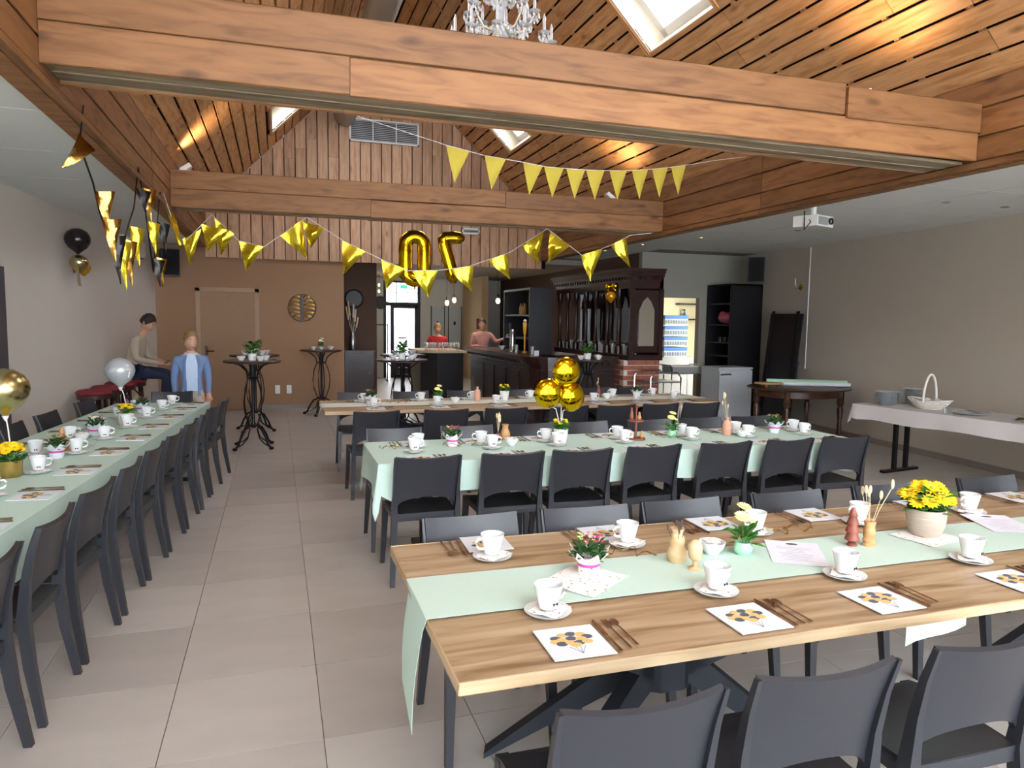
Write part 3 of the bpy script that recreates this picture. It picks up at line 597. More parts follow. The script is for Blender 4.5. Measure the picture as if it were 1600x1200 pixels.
# ------------------------------------------------------------------ table decoration
def leaves(mb, c, r, h, n, size, seed, up=.5):
    rd = random.Random(seed)
    for _ in range(n):
        a = rd.uniform(0, 6.283); q = r*math.sqrt(rd.random()); b = Vector((c[0]+q*math.cos(a), c[1]+q*math.sin(a), c[2]+rd.uniform(0, h)))
        d = Vector((math.cos(a+rd.uniform(-.7, .7)), math.sin(a+rd.uniform(-.7, .7)), up*rd.uniform(-.4, 1.4))).normalized(); s = size*rd.uniform(.6, 1.2)
        w_ = d.cross(Vector((0, 0, 1))).normalized()*s*.32; e = b+d*s; m_ = b+d*s*.5+Vector((0, 0, s*.08))
        mb.add([b, m_+w_, e, m_-w_, m_+Vector((0, 0, s*.05))], [(0, 1, 4), (1, 2, 4), (2, 3, 4), (3, 0, 4)])
def petals(mb, c, r, n, tilt=.2, mi=0, seed=0, rows=1, ax=(0, 0, 1)):
    rd = random.Random(seed); A = Vector(ax).normalized(); X = A.cross(Vector((.3, 1, .1))).normalized(); Y = A.cross(X)
    for w_ in range(rows):
        for k in range(n):
            a = 6.283*(k+.5*w_)/n+rd.uniform(-.1, .1); d = (X*math.cos(a)+Y*math.sin(a)+A*(tilt+.3*w_)).normalized()*r*(1-.15*w_); s = d.cross(A).normalized()*r*.24
            b = Vector(c); mb.mi = mi; mb.add([b, b+d*.6+s, b+d, b+d*.6-s, b+d*.55+A*r*.08], [(0, 1, 4), (1, 2, 4), (2, 3, 4), (3, 0, 4)])
def pot_plant(name, label, loc, pot, potmat, fol, flowers, cat='potted plant'):
    t = thing(name, label, cat, loc)
    po = MB().lathe(pot, 28, cap=False).build('pot', potmat, t)
    zt = pot[len(pot)//2][1]
    MB().lathe([(0, zt-.02), (pot[len(pot)//2][0]*.9, zt-.018)], 16, cap=False).build('soil', PLAIN('potting_soil', '2E2118', .95), po)
    lf = MB(); leaves(lf, (0, 0, zt-.01), *fol); lf.build('foliage', LEAF, t, ang=0)
    for i, (x, y, z, r, n, m1, m2) in enumerate(flowers):
        mb = MB(); mb.tube([(x*.3, y*.3, zt-.01), (x, y, z)], .0018, 5); mb.mi = 1; ax = Vector((x*5, y*5-.35, .75)).normalized(); petals(mb, (x, y, z), r, n, .12, 1, i, 2, ax); mb.mi = 2; mb.ball(Vector((x, y, z))+ax*.004, (r*.2, r*.2, r*.2), 8, 5)
        mb.build('flower', [LEAF, m1, m2], t, ang=0)
    return t
YC = M('flower_centre', 'C98A12', .7)
bowlpot = [(.045, 0), (.06, .01), (.075, .05), (.08, .09), (.078, .125), (.072, .125), (.07, .1), (.05, .02)]
rd = random.Random(5)
fl_ = [(.085*math.cos(a)*q, .085*math.sin(a)*q, .235-.06*q*q+rd.uniform(-.012, .012), .04, 13, YEL, YC) for a, q in [(6.283*k/11, 1) for k in range(11)] + [(6.283*k/5+.4, .5) for k in range(5)] + [(0, 0)]]
pot_plant('potted_daisy', 'yellow daisies in a ribbed grey pot on the front oak table', (2.70, 2.36, T), bowlpot, M('ribbed_stoneware', 'B5A898', .6, var=.15, scale=8, stretch=(1, 1, 22), bump=.3), (.07, .08, 150, .06, 11), fl_)
def wood_turned(name, label, loc, prof, mat, extra=None, cat='vase'):
    t = thing(name, label, cat, loc); MB().lathe(prof, 20).build('turned_body', mat, t)
    if extra: extra(t)
    return t
def dried(h, n, spread, seed, m=DRY, head=.012):
    def fn(t):
        r = random.Random(seed)
        for k in range(n):
            a = r.uniform(0, 6.283); q = spread*r.uniform(.3, 1); e = (q*math.cos(a), q*math.sin(a), h*r.uniform(.75, 1.1))
            mb = MB().tube([(0, 0, .06), (e[0]*.4, e[1]*.4, e[2]*.6), e], .0012, 5); mb.ball((e[0], e[1], e[2]+head), (head*.6, head*.6, head*1.6), 8, 6); mb.build('dried_stem', m, t)
    return fn
wood_turned('wooden_fir_tree', 'red-brown turned wooden fir tree beside the banded vase', (2.27, 2.33, T), [(.02, 0), (.02, .012), (.01, .018), (.03, .03), (.02, .062), (.029, .064), (.017, .096), (.025, .098), (.014, .128), (.019, .13), (.004, .165)], TURN_R, cat='ornament')
wood_turned('wooden_bud_vase', 'banded pale wooden vase with dried bunny-tail grass, front oak table', (2.34, 2.31, T), [(.026, 0), (.028, .01), (.022, .016), (.026, .03), (.022, .036), (.025, .05), (.021, .056), (.024, .07), (.02, .08), (.023, .108), (.012, .108)], TURN_M, dried(.25, 7, .09, 4))
wood_turned('wooden_gourd_vase', 'pale gourd-shaped wooden vase with dark seed heads', (1.455, 2.36, T), [(.028, 0), (.038, .02), (.039, .04), (.027, .065), (.03, .085), (.027, .1), (.019, .115), (.027, .135), (.016, .135)], TURN_L, dried(.15, 8, .045, 6, M('dark_seed_head', '4A3D38', .8), .007))
wood_turned('wooden_goblet', 'cream turned wooden goblet in front of the gourd vase', (1.475, 2.265, T), [(.026, 0), (.026, .006), (.008, .014), (.01, .035), (.022, .045), (.026, .06), (.027, .095), (.015, .112), (.004, .116)], TURN_L, cat='ornament')
BOWL = MB().lathe([(.022, 0), (.024, .004), (.045, .03), (.054, .055), (.051, .055), (.042, .03), (.02, .008), (0, .007)], 24, cap=False).mesh('bowl_body', PORC, 60)
def bowl(label, loc, fill=None, s=1., group=None):
    t = thing('snack_bowl', label, 'bowl', loc, group=group); put(BOWL, 'bowl_body', t, scale=s)
    if fill:
        mb = MB(); r = random.Random(hash(label) % 999)
        for _ in range(16):
            a = r.uniform(0, 6.28); q = .034*s*math.sqrt(r.random()); mb.ball((q*math.cos(a), q*math.sin(a), (.046+.012*r.random())*s), (.011*s, .009*s, .007*s), 6, 4)
        mb.build('snacks', fill, t)
    return t
SUG = M('wrapped_sugar', 'E6DAD2', .5, var=.2); ORNG = M('orange_snacks', 'D8813A', .6, var=.25); MIXN = M('pale_snacks', 'D8BE9C', .6, var=.3)
bowl('white bowl of wrapped sweets on the front oak table', (1.64, 2.40, T), SUG)
def mint_bud(label, loc, s=1., pot='A6DDB8', fl=PALEY):
    return pot_plant('bud_vase', label, loc, [(.02, 0), (.034, .015), (.038, .035), (.03, .055), (.027, .055), (.03, .035), (.02, .01)], M('pot_'+pot, pot, .5), (.03, .06, 26, .06, len(label), .9),
              [(-.01, .0, .155, .036, 16, fl, fl), (.02, .03, .185, .034, 16, fl, fl), (.03, .0, .14, .022, 12, fl, fl)], 'vase')
mint_bud('pale yellow chrysanthemums in a mint round vase, front oak table', (1.757, 2.36, T))
def gift(label, loc, rz, blossoms=PINK, s=1.):
    t = thing('wrapped_kalanchoe', label, 'potted plant', loc, rz)
    g = [[(rr*math.cos(6.283*k/20)*(1+.16*math.sin(k*2.4)*(i == 4)), rr*math.sin(6.283*k/20)*(1+.16*math.sin(k*2.4)*(i == 4)), z+(.018*math.sin(k*2.4) if i == 4 else 0)) for k in range(21)] for i, (rr, z) in enumerate(((.034, 0), (.04, .02), (.036, .042), (.05, .062), (.072, .085)))]
    pw = MB().shell([[Vector(p)*s for p in row] for row in g], .001).build('paper_wrap', FLOR if s == 1 else PAPER, t, ang=60)
    MB().lathe([(.039*s, .036*s), (.042*s, .04*s), (.042*s, .048*s), (.039*s, .052*s)], 20, cap=False).build('ribbon', M('magenta_ribbon', 'D23FA0', .4), pw)
    lf = MB(); leaves(lf, (0, 0, .06*s), .04*s, .05*s, 60, .05*s, 8, .8); lf.build('foliage', LEAFD, t, ang=0)
    fb = MB(); r = random.Random(3)
    for k in range(26):
        a = r.uniform(0, 6.28); q = .05*s*math.sqrt(r.random()); fb.mi = k % 3 == 0; petals(fb, (q*math.cos(a), q*math.sin(a), (.125+.02*r.random())*s), .011*s, 5, .6, k % 3 == 0, k)
    fb.build('blossom', [blossoms, PALEY], t, ang=0); return t
gift('pink kalanchoe wrapped in floral paper on the front oak table', (1.07, 2.33, T), .3)
tag(wavy(.26, .22, .001, .0012, 9).build('floral_napkin', FLOR, None, (1.03, 2.27, T+.006), .62), 'large floral napkin under the wrapped pink kalanchoe', 'napkin')
tag(wavy(.24, .2, .001, .001, 12).build('floral_napkin', FLOR, None, (2.68, 2.33, T+.005), .2), 'large floral napkin under the ribbed grey daisy pot', 'napkin')
MENU = M('menu_sheet', 'E4E6F2', .8)
def menu(label, loc, rz):
    t = thing('menu_card', label, 'menu', loc, rz); MB().bb((-.105, -.148, 0), (.105, .148, .001)).build('sheet', MENU, t)
    ink = MB(); r = random.Random(2)
    for k in range(9): w_ = r.uniform(.03, .07); ink.bb((-w_, .06-k*.02, .001), (w_, .063-k*.02, .0014))
    ink.build('printed_lines', M('grey_ink', 'A9ABB8', .8), t)
    MB().lathe([(.0, .0012), (.024, .0012), (.024, .0016), (0, .0016)], 20, (0, .11, 0), cap=False, sq=.5).build('printed_emblem', M('brown_ink', '5A4A42', .8), t)
menu('white printed menu sheet on the mint runner beside the yellow chrysanthemums', (1.97, 2.31, T+.006), -.55)
menu('white printed menu sheet at the right end of the mint runner', (3.2, 2.4, T+.006), -.4)
def curl(label, loc, seed):
    r = random.Random(seed); pts = []
    for k in range(26): pts.append((.012*k-.15+.01*math.sin(k*.9), .035*math.sin(k*.55+r.uniform(0, .3)), .012+.012*math.sin(k*1.3)))
    g = [[(x, y-.004, z), (x, y+.004, z+.003)] for x, y, z in pts]
    return tag(MB().shell(g, .0008).build('curling_ribbon', GOLDC, None, loc, r.uniform(-.6, .6), ang=60), label, 'ribbon')
curl('gold curled ribbon between the kalanchoe and far cups, front oak table', (1.29, 2.5, T+.006), 1)
curl('gold curled ribbon behind the menu sheet, front oak table', (2.14, 2.56, T+.006), 2)
curl('gold curled ribbon by the first cup of the middle mint table', (.8, 5.02, T+.009), 3)
curl('gold curled ribbon beside the wrapped plant, middle mint table', (1.27, 5.0, T+.009), 4)
curl('gold curled ribbon by the round mint vase, middle mint table', (2.95, 4.95, T+.009), 5)
curl('gold curled ribbon on the left half of the far oak table', (1.25, 7.7, T+.007), 6)
curl('gold curled ribbon on the right half of the far oak table', (3.7, 7.7, T+.007), 7)
curl('gold curled ribbon beside the turned trees, long left table', (-1.36, 5.6, T+.009), 8)
z2 = T+.004
gift('pink blossom plant in white paper on the left of the middle mint table', (1.2, 5.02, z2), .5)
wood_turned('wooden_carafe_vase', 'tall pale wooden carafe, middle mint table', (1.66, 5.2, z2), [(.035, 0), (.04, .03), (.036, .06), (.024, .08), (.022, .1), (.028, .118), (.015, .118)], TURN_M)
wood_turned('wooden_bulb_vase', 'small bulb vase with dried stems beside the wooden carafe', (1.6, 5.19, z2), [(.02, 0), (.033, .02), (.03, .035), (.012, .05), (.012, .055)], TURN_R, dried(.17, 6, .03, 14))
whitepot = [(.036, 0), (.04, .005), (.05, .06), (.056, .11), (.052, .11), (.046, .06), (.03, .01)]
for nm, lb, lc_, c in (('potted_kalanchoe', 'yellow blossom plant in white pot under the balloons, middle mint table', (2.02, 4.95, z2), YEL), ('potted_kalanchoe', 'yellow blossom plant in tall white pot on the far oak table', (2.46, 7.75, T+.005), YEL)):
    pot_plant(nm, lb, lc_, whitepot, M('white_pot', 'EFF0EE', .4), (.045, .05, 60, .055, 21, .6), [(.045*math.cos(6.283*k/6), .045*math.sin(6.283*k/6), .155+.02*(k % 2), .02, 8, c, c) for k in range(6)])
t = thing('wooden_stand', 'turned wooden two-tier stand with skittle shapes, middle mint table', 'ornament', (2.66, 4.97, z2))
MB().lathe([(.075, 0), (.075, .012), (.01, .014), (.009, .14), (.06, .142), (.06, .152), (.008, .153), (.008, .25), (.012, .262), (.004, .266)], 20).build('stand', TURN_R, t)
for x, y, z, h, m in ((-.035, .01, .152, .1, TURN_R), (.035, .015, .152, .06, TURN_M), (.03, -.04, .012, .06, TURN_M), (-.045, -.02, .012, .05, TURN_L)):
    MB().lathe([(.012, 0), (.018, h*.25), (.01, h*.6), (.007, h*.8), (.01, h*.9), (.003, h)], 14, (x, y, z)).build('skittle', m, t)
mint_bud('pale yellow chrysanthemums in a round mint vase, middle mint table', (3.0, 5.0, z2))
wood_turned('clay_bottle_vase', 'peach bottle vase with dried stems, middle mint table', (3.5, 4.98, z2), [(.034, 0), (.038, .02), (.038, .09), (.03, .11), (.014, .125), (.016, .145), (.01, .145)], M('peach_clay', 'D3A088', .7), dried(.3, 5, .05, 17))
bowl('white bowl beside the peach bottle vase, middle mint table', (3.56, 4.86, z2), SUG); bowl('white bowl left of the daisy balloons, middle mint table', (1.62, 4.92, z2), SUG)
gift('white-wrapped plant with pink ribbon, right end of the middle mint table', (3.98, 5.0, z2), 1., M('dull_red_petal', '9A5A4A', .6), 1.05)
gift('white-wrapped plant at the left end of the far oak table', (.94, 7.72, T+.005), .2, M('rust_petal', 'B06A50', .6), 1.05)
gift('white-wrapped plant with pink ribbon, right part of the far oak table', (4.13, 7.72, T+.005), .8, M('moss_petal', '7A6A42', .6), 1.05)
mint_bud('single pale yellow chrysanthemum by the second cup, far oak table', (1.66, 7.62, T+.005), pot='F0F0EC')
bowl('white bowl beside the yellow chrysanthemum, far oak table', (1.86, 7.66, T+.005), SUG)
bowl('white bowl between the cups on the right, far oak table', (3.72, 7.7, T+.005), SUG)
wood_turned('clay_bottle_vase', 'peach bottle vase with a drooping dark feather, far oak table', (2.13, 7.72, T+.005), [(.03, 0), (.036, .02), (.036, .1), (.028, .125), (.012, .14), (.015, .165), (.009, .165)], M('peach_clay', 'D3A088', .7), dried(.28, 4, .12, 23, M('dark_feather', '3A4038', .8), .01))
wood_turned('slim_white_vase', 'slim pale vase with white dried flowers behind the gold balloons', (3.05, 7.8, T+.005), [(.022, 0), (.026, .02), (.018, .07), (.024, .1), (.014, .1)], TURN_L, dried(.2, 12, .07, 27, M('white_dried_flower', 'D9D2C8', .8), .01))
wood_turned('clay_bottle_vase', 'brown wooden bottle vase on the right of the far oak table', (3.68, 7.84, T+.005), [(.028, 0), (.03, .02), (.028, .07), (.014, .1), (.012, .13), (.015, .14), (.008, .14)], TURN_R, dried(.2, 3, .02, 29))
# left table decoration
zl = T+.004
goldpot = [(.05, 0), (.055, .006), (.06, .05), (.064, .095), (.06, .095), (.052, .05), (.04, .01)]
fy = [(.05*math.cos(6.283*k/8), .05*math.sin(6.283*k/8), .155+.015*(k % 2), .032, 11, YEL, YC) for k in range(8)] + [(.02, 0, .18, .032, 11, YEL, YC), (-.02, .01, .18, .032, 11, YEL, YC)]
pot_plant('potted_daisy', 'yellow daisies in a gold pot at the left picture edge', (-1.44, 4.66, zl), goldpot, M('gold_pot', 'B79A55', .3, .8), (.06, .06, 110, .055, 31), fy)
pot_plant('potted_kalanchoe', 'yellow blossom plant in a cream pot on the long left table', (-1.22, 6.7, zl), goldpot, M('cream_pot', 'EDEADF', .5), (.05, .05, 70, .05, 33, .6), [(.045*math.cos(6.283*k/9), .045*math.sin(6.283*k/9), .14+.02*(k % 2), .022, 8, YEL, YEL) for k in range(9)] + [(0, 0, .165, .022, 8, YEL, YEL)])
gift('white-wrapped plant with open leaves near the camera, long left table', (-1.35, 5.2, zl), .2, M('dull_pink_petal', 'A8606A', .6), 1.05)
gift('white-wrapped plant in front of the cream pot, long left table', (-1.32, 6.1, zl), .9, M('dull_pink_petal', 'A8606A', .6), 1.05)
gift('white-wrapped plant near the far head of the long left table', (-1.22, 7.45, zl), .4, M('dull_pink_petal', 'A8606A', .6), 1.05)
wood_turned('wooden_fir_tree', 'turned beech fir tree on the long left table', (-1.42, 5.62, zl), [(.022, 0), (.022, .012), (.012, .02), (.028, .03), (.02, .06), (.026, .063), (.015, .095), (.02, .098), (.005, .14)], TURN_M, cat='ornament')
wood_turned('wooden_mushroom', 'round turned beech mushroom beside the wooden fir tree', (-1.36, 5.45, zl), [(.03, 0), (.03, .01), (.018, .015), (.018, .04), (.036, .045), (.034, .07), (.018, .09), (.003, .096)], TURN_M, cat='ornament')
bowl('white bowl beside the white-wrapped plant, long left table', (-1.36, 5.88, zl), SUG); bowl('white bowl behind the cream pot, long left table', (-1.3, 7.1, zl), SUG)

tag(MB().shell([[(2.45+.33*i/5, 2.2+.01*math.sin(i*1.3), .715-(.36-.05*i/5)*j/4) for j in range(5)] for i in range(6)], .0015).build('paper_strip', MINT, ang=60), 'mint paper end hanging under the front oak table', 'paper strip')
# ------------------------------------------------------------------ balloons, bunting
def balloon(mb, c, r, squash=1.12):
    prof = [(0, -r*1.12), (.012, -r*1.1), (.02, -r*1.02), (r*.34, -r*.86), (r*.7, -r*.58), (r*.93, -r*.2), (r, .12*r), (r*.95, r*.42), (r*.76, r*.74), (r*.42, r*.97), (0, r*1.06)]
    mb.lathe(prof, 24, c, cap=False)
def stick_balloon(name, label, base, c, r, mat, digit=False):
    t = thing(name, label, 'balloon', base)
    d = Vector(c)-Vector(base); mb = MB(); balloon(mb, d, r); mb.build('balloon_skin', mat, t)
    MB().tube([(0, 0, .08), d*.5+Vector((0, 0, .01)), d-Vector((0, 0, r*1.05))], .004, 8).build('white_stick', WHITE, t)
    MB().lathe([(.004, -.03), (.016, -.005), (.018, 0), (.006, .004)], 14, d-Vector((0, 0, r*1.08)), cap=False).build('cup_holder', WHITE, t)
    if digit:
        q = MB(); a = R(25); w_ = lambda x, z: (d.x+(r*1.01)*math.cos(a)*math.cos(x*4)*math.cos(z*3)-x*.3, d.y-(r*1.01)*math.sin(a)-.012+x*.2, d.z+z)
        q.tube([(d.x+r*.5, d.y-r*.87, d.z+.03), (d.x+r*.78, d.y-r*.63, d.z+.03), (d.x+r*.72, d.y-r*.70, d.z-.0), (d.x+r*.66, d.y-r*.74, d.z-.04)], .006, 6); q.build('digit_seven', WHITE, t)
    return t
stick_balloon('balloon_on_stick', 'gold chrome balloon on a white stick at the left picture edge', (-1.45, 4.72, T+.05), (-1.45, 4.66, 1.24), .125, GOLDC)
stick_balloon('balloon_on_stick', 'pearl silver balloon with a white seven on a stick, long left table', (-1.22, 6.76, T+.05), (-1.27, 6.8, 1.19), .118, M('pearl_silver', 'B4B8BC', .25, .25, var=.02), True)
def foil_disc(c, r, label, parent):
    v = MB(); n = 36; v.lathe([(0, -r*.42)] + [(r*math.sin(a), -r*.42*math.cos(a)) for a in (.3, .6, .9, 1.2, 1.4)] + [(r*1.03, 0)] + [(r*math.sin(a), r*.42*math.cos(a)) for a in (1.4, 1.2, .9, .6, .3)] + [(0, r*.42)], n, cap=False)
    o = v.build('foil_balloon', GOLDB, parent, c); o.rotation_euler = (R(90), 0, R(random.uniform(-12, 12))); return o
t = thing('balloon_bouquet', 'three round gold foil balloons above the white pot, middle mint table', 'balloons', (2.02, 4.95, T+.08))
for dx, dz in ((.035, .46), (-.105, .30), (.085, .27)):
    foil_disc((dx, .0, dz), .108, '', t); MB().tube([(0, 0, .02), (dx*.3, .03, dz*.6), (dx, .05, dz-.09)], .003, 6).build('white_stick', WHITE, t)
def tube_balloon(name, label, loc, pts, r, closed=False):
    """inflated foil digit: fat tube with pinched seam along a path in the XZ plane"""
    n = 18; P = [Vector((x, 0, z)) for x, z in pts]; v = []; N = len(P)
    for i, p in enumerate(P):
        a = P[(i-1) % N] if closed else P[max(i-1, 0)]; b = P[(i+1) % N] if closed else P[min(i+1, N-1)]
        t_ = (b-a).normalized(); s = Vector((-t_.z, 0, t_.x)); end = 1. if closed else min(1., .35+min(i, N-1-i)*.5)
        for k in range(n):
            an = 6.2832*k/n; w_ = r*end*(1+.05*math.sin(i*2.6)*abs(math.cos(an))); v.append(p+s*math.cos(an)*w_*1.08+Vector((0, 1, 0))*math.sin(an)*r*.8*end)
    f = [((i % N)*n+k, (i % N)*n+(k+1) % n, ((i+1) % N)*n+(k+1) % n, ((i+1) % N)*n+k) for i in range(N if closed else N-1) for k in range(n)]
    if not closed: f += [tuple(range(n))[::-1], tuple((N-1)*n+k for k in range(n))]
    t = thing(name, label, 'balloon', loc); MB().add(v, f).build('foil_skin', GOLDB, t, ang=80)
    return t
zb = 2.46
pts = []
for k in range(28):
    a = 6.2832*k/28; x = .105*math.cos(a); z = (.2 if math.sin(a) > 0 else -.2) + .11*math.sin(a); pts.append((x, z))
pts = [( .122*math.cos(a), .17+.112*math.sin(a)) for a in [math.pi*k/9 for k in range(10)]] + [(-.122, z) for z in (.1, .03, -.03, -.1)] + [(.122*math.cos(a), -.17+.112*math.sin(a)) for a in [math.pi+math.pi*k/9 for k in range(10)]] + [(.122, z) for z in (-.1, -.03, .03, .1)]
o = tube_balloon('number_balloon', 'gold foil balloon shaped like a zero hanging under the far beam', (1.735, 9.42, zb), pts, .085, True)
MB().tube([(0, 0, .35), (0, -.01, .45)], .002, 5).build('string', WHITE, o); MB().prism([(-.012, -.006), (.012, -.006), (.012, .006), (-.012, .006)], -.40, -.36).build('filler_tab', GOLDB, o)
pts = [(.2, .285), (.15, .288), (.1, .288), (.05, .288), (.0, .286), (-.055, .28), (-.085, .25), (-.075, .2), (-.058, .14), (-.04, .08), (-.022, .02), (-.002, -.05), (.018, -.12), (.036, -.19), (.052, -.26), (.06, -.31)]
o = tube_balloon('number_balloon', 'gold foil balloon shaped like a mirrored seven under the far beam', (2.19, 9.38, zb), pts, .078)
MB().tube([(0, 0, .35), (0, -.01, .45)], .002, 5).build('string', WHITE, o)
def bunting(name, label, pts, pens, strmat, r=.004):
    """pens: (a, b, tip, mats) 3D points of the hem ends and of the tip"""
    t = thing(name, label, 'bunting', pts[0]); o = Vector(pts[0])
    MB().tube([Vector(p)-o for p in pts], r, 5).build('string', strmat, t)
    for a, b, tip, m, fold in pens:
        a, b, tip = Vector(a)-o, Vector(b)-o, Vector(tip)-o; g = []
        nrm = (b-a).cross(tip-a).normalized()
        for i in range(7):
            k = i/6; w_ = 1-k*.97; c = a.lerp(b, .5).lerp(tip, k); row = []
            for j in range(5):
                q = (j/4-.5)*w_; row.append(c+(b-a)*q+nrm*fold*(math.sin(k*5+j*1.1)*.6+math.sin(j*1.6+k*2)))
            g.append(row)
        MB().shell(g, .0012).build('pennant', m, t, ang=50)
    return t
gl = [(.75, 7, 3.55), (1.6, 7, 3.36), (1.98, 7, 3.295), (2.4, 7, 3.26), (2.65, 7, 3.235), (2.92, 7, 3.236), (3.16, 7, 3.24), (3.48, 7, 3.26), (3.8, 7, 3.297), (4.09, 7, 3.345), (4.37, 7, 3.4), (4.585, 7, 3.45), (5.02, 7, 3.53)]
gp = []
def at(path, x):
    for p, q in zip(path[:-1], path[1:]):
        if p[0] <= x <= q[0]: k = (x-p[0])/(q[0]-p[0]); return Vector(p).lerp(Vector(q), k)
    return Vector(path[-1])
for x0, x1, tx_, tz in ((1.595, 1.83, 1.68, .355), (1.985, 2.205, 2.06, .34), (2.39, 2.6, 2.46, .33), (2.615, 2.83, 2.71, .325), (2.86, 3.07, 2.96, .325), (3.08, 3.29, 3.19, .325), (3.35, 3.55, 3.45, .325), (3.61, 3.8, 3.71, .33), (3.85, 4.04, 3.95, .33), (4.08, 4.26, 4.18, .33)):
    a, b = at(gl, x0), at(gl, x1); gp.append((a, b, (tx_, 7.0, (a.z+b.z)/2-tz*.92), GOLDG, .004))
bunting('pennant_bunting', 'string of glittery gold pennants hanging between the two beams', gl, gp, WHITE, .003)
fo = [(-1.13, 8.6, 2.98), (-1.05, 8.85, 2.62), (-.96, 9.0, 2.53), (-.684, 9.0, 2.83), (-.405, 9.0, 2.55), (-.128, 9.0, 2.49), (.362, 9.0, 2.86), (.787, 9.0, 2.60), (1.26, 9.0, 2.39), (1.574, 9.0, 2.27), (1.978, 9.0, 2.29), (2.35, 9.0, 2.35), (2.903, 9.0, 2.55), (3.384, 8.9, 2.87), (3.85, 8.8, 2.53), (4.264, 8.75, 2.69), (4.5, 8.72, 2.82), (4.8, 8.7, 2.86)]
fp = [((-1.12, 8.65, 2.93), (-1.06, 8.9, 2.72), (-1.0, 8.8, 2.45), GOLDF, .02), ((-1.0, 9, 2.54), (-.8, 9, 2.66), (-.93, 9, 2.24), GOLDF, .012), ((-.8, 9, 2.72), (-.5, 9, 2.66), (-.74, 9, 2.42), GOLDF, .02), ((-.66, 9, 2.8), (-.45, 9, 2.62), (-.6, 9, 2.38), GOLDF, .02),
      ((-.4, 9, 2.55), (-.13, 9, 2.49), (-.33, 9, 2.2), GOLDF, .02), ((.05, 9, 2.63), (.3, 9, 2.82), (.36, 9, 2.38), GOLDF, .02), ((.3, 9, 2.82), (.56, 9, 2.74), (.4, 9, 2.5), GOLDF, .025), ((.77, 9, 2.61), (1.05, 9, 2.48), (.78, 9, 2.2), GOLDF, .02),
      ((1.24, 9, 2.4), (1.53, 9, 2.29), (1.3, 9, 2.03), GOLDF, .016), ((1.62, 9, 2.27), (1.95, 9, 2.285), (1.83, 9, 1.94), GOLDF, .016), ((2.1, 9, 2.31), (2.42, 9, 2.36), (2.4, 9, 2.02), GOLDF, .016), ((2.6, 9, 2.44), (2.88, 9, 2.54), (2.92, 9, 2.2), GOLDF, .016),
      ((3.05, 8.97, 2.64), (3.34, 8.92, 2.84), (3.3, 8.95, 2.42), GOLDF, .03), ((3.42, 8.89, 2.85), (3.68, 8.84, 2.65), (3.4, 8.88, 2.44), GOLDF, .03), ((3.82, 8.8, 2.54), (4.12, 8.77, 2.63), (3.96, 8.78, 2.2), GOLDF, .014), ((4.22, 8.75, 2.68), (4.45, 8.73, 2.79), (4.52, 8.73, 2.4), GOLDF, .016)]
bunting('pennant_bunting', 'white cord of crinkled gold foil pennants swagged below the far beam', fo, fp, WHITE, .004)
BLKF = PLAIN('black_foil', '1E1A18', .3, .4); BRNF = M('copper_gold_foil', 'B98B45', .2, 1., var=.15, scale=12, bump=.4)
bk = [(-1.12, 5.2, 2.97), (-1.13, 5.1, 2.7), (-1.1, 5.05, 2.64), (-1.12, 5.37, 2.53), (-1.12, 5.52, 2.37), (-1.12, 5.78, 2.21), (-1.12, 6.35, 2.28), (-1.12, 6.79, 2.57), (-1.12, 7.06, 2.95), (-1.12, 7.32, 2.67), (-1.12, 7.53, 2.35), (-1.12, 7.7, 2.09), (-1.12, 7.9, 2.4), (-1.12, 8.3, 2.94)]
def bx_(i, k, m, ln, dy=.16):
    p = Vector(bk[i]).lerp(Vector(bk[i+1]), k); q = p+Vector((.1, dy*.55, .02 if i < 5 else -.02)); return (p, q, (p+q)/2+Vector((.01, .02, -ln)), m, .012)
bp = [((-1.13, 5.1, 2.78), (-1.02, 5.0, 2.66), (-1.2, 4.98, 2.55), BRNF, .01), bx_(3, .3, BRNF, .26), bx_(4, .3, BRNF, .3), bx_(4, .9, BLKF, .34), bx_(5, .3, GOLDF, .36), bx_(5, .7, BRNF, .36), bx_(6, .4, GOLDF, .32), bx_(7, .5, BLKF, .2), bx_(8, .5, BRNF, .3), bx_(9, .4, GOLDF, .3), bx_(10, .5, BLKF, .26), bx_(11, .5, BRNF, .28), bx_(12, .4, BLKF, .3)]
bunting('pennant_bunting', 'black and copper foil pennants drooping along the left fascia', bk, bp, BLKF, .006)
# wall balloons and candle sconces
def sconce(label, loc, rz, bal=None):
    t = thing('wall_sconce', label, 'wall lamp', loc, rz)     # wall is at local x=0, arm towards +x
    MB().lathe([(.045, 0), (.05, .006), (.03, .018), (.012, .026), (.01, .03)], 20).build('back_plate', M('brass', 'C2A14A', .25, 1.), t).rotation_euler = (0, R(90), 0)
    MB().tube([(.02, 0, 0), (.06, 0, -.03), (.1, 0, -.02), (.11, 0, .02)], .006, 8).build('arm', MATS['brass'], t)
    MB().lathe([(.01, 0), (.035, .008), (.036, .012), (.012, .014)], 16, (.11, 0, .02)).build('drip_tray', GLW, t)
    MB().lathe([(.009, 0), (.009, .07), (.006, .075), (.007, .09), (.002, .115)], 12, (.11, 0, .034)).build('candle_bulb', WHITE, t)
    for k in range(5): MB().ball((.11+.03*math.cos(k*1.256), .03*math.sin(k*1.256), -.012), (.005, .005, .012), 6, 5).build('crystal_drop', GLW, t)
    return t
sconce('small brass candle sconce on the left wall behind the balloons', (lw(9.66)+.002, 9.66, 2.2), R(-4)); sconce('small brass candle sconce on the right wall', (rw(9.77)-.002, 9.77, 2.27), R(180-5))
t = thing('balloon_cluster', 'black, champagne and amber balloons clustered on the left wall', 'balloons', (lw(9.35), 9.35, 2.3))
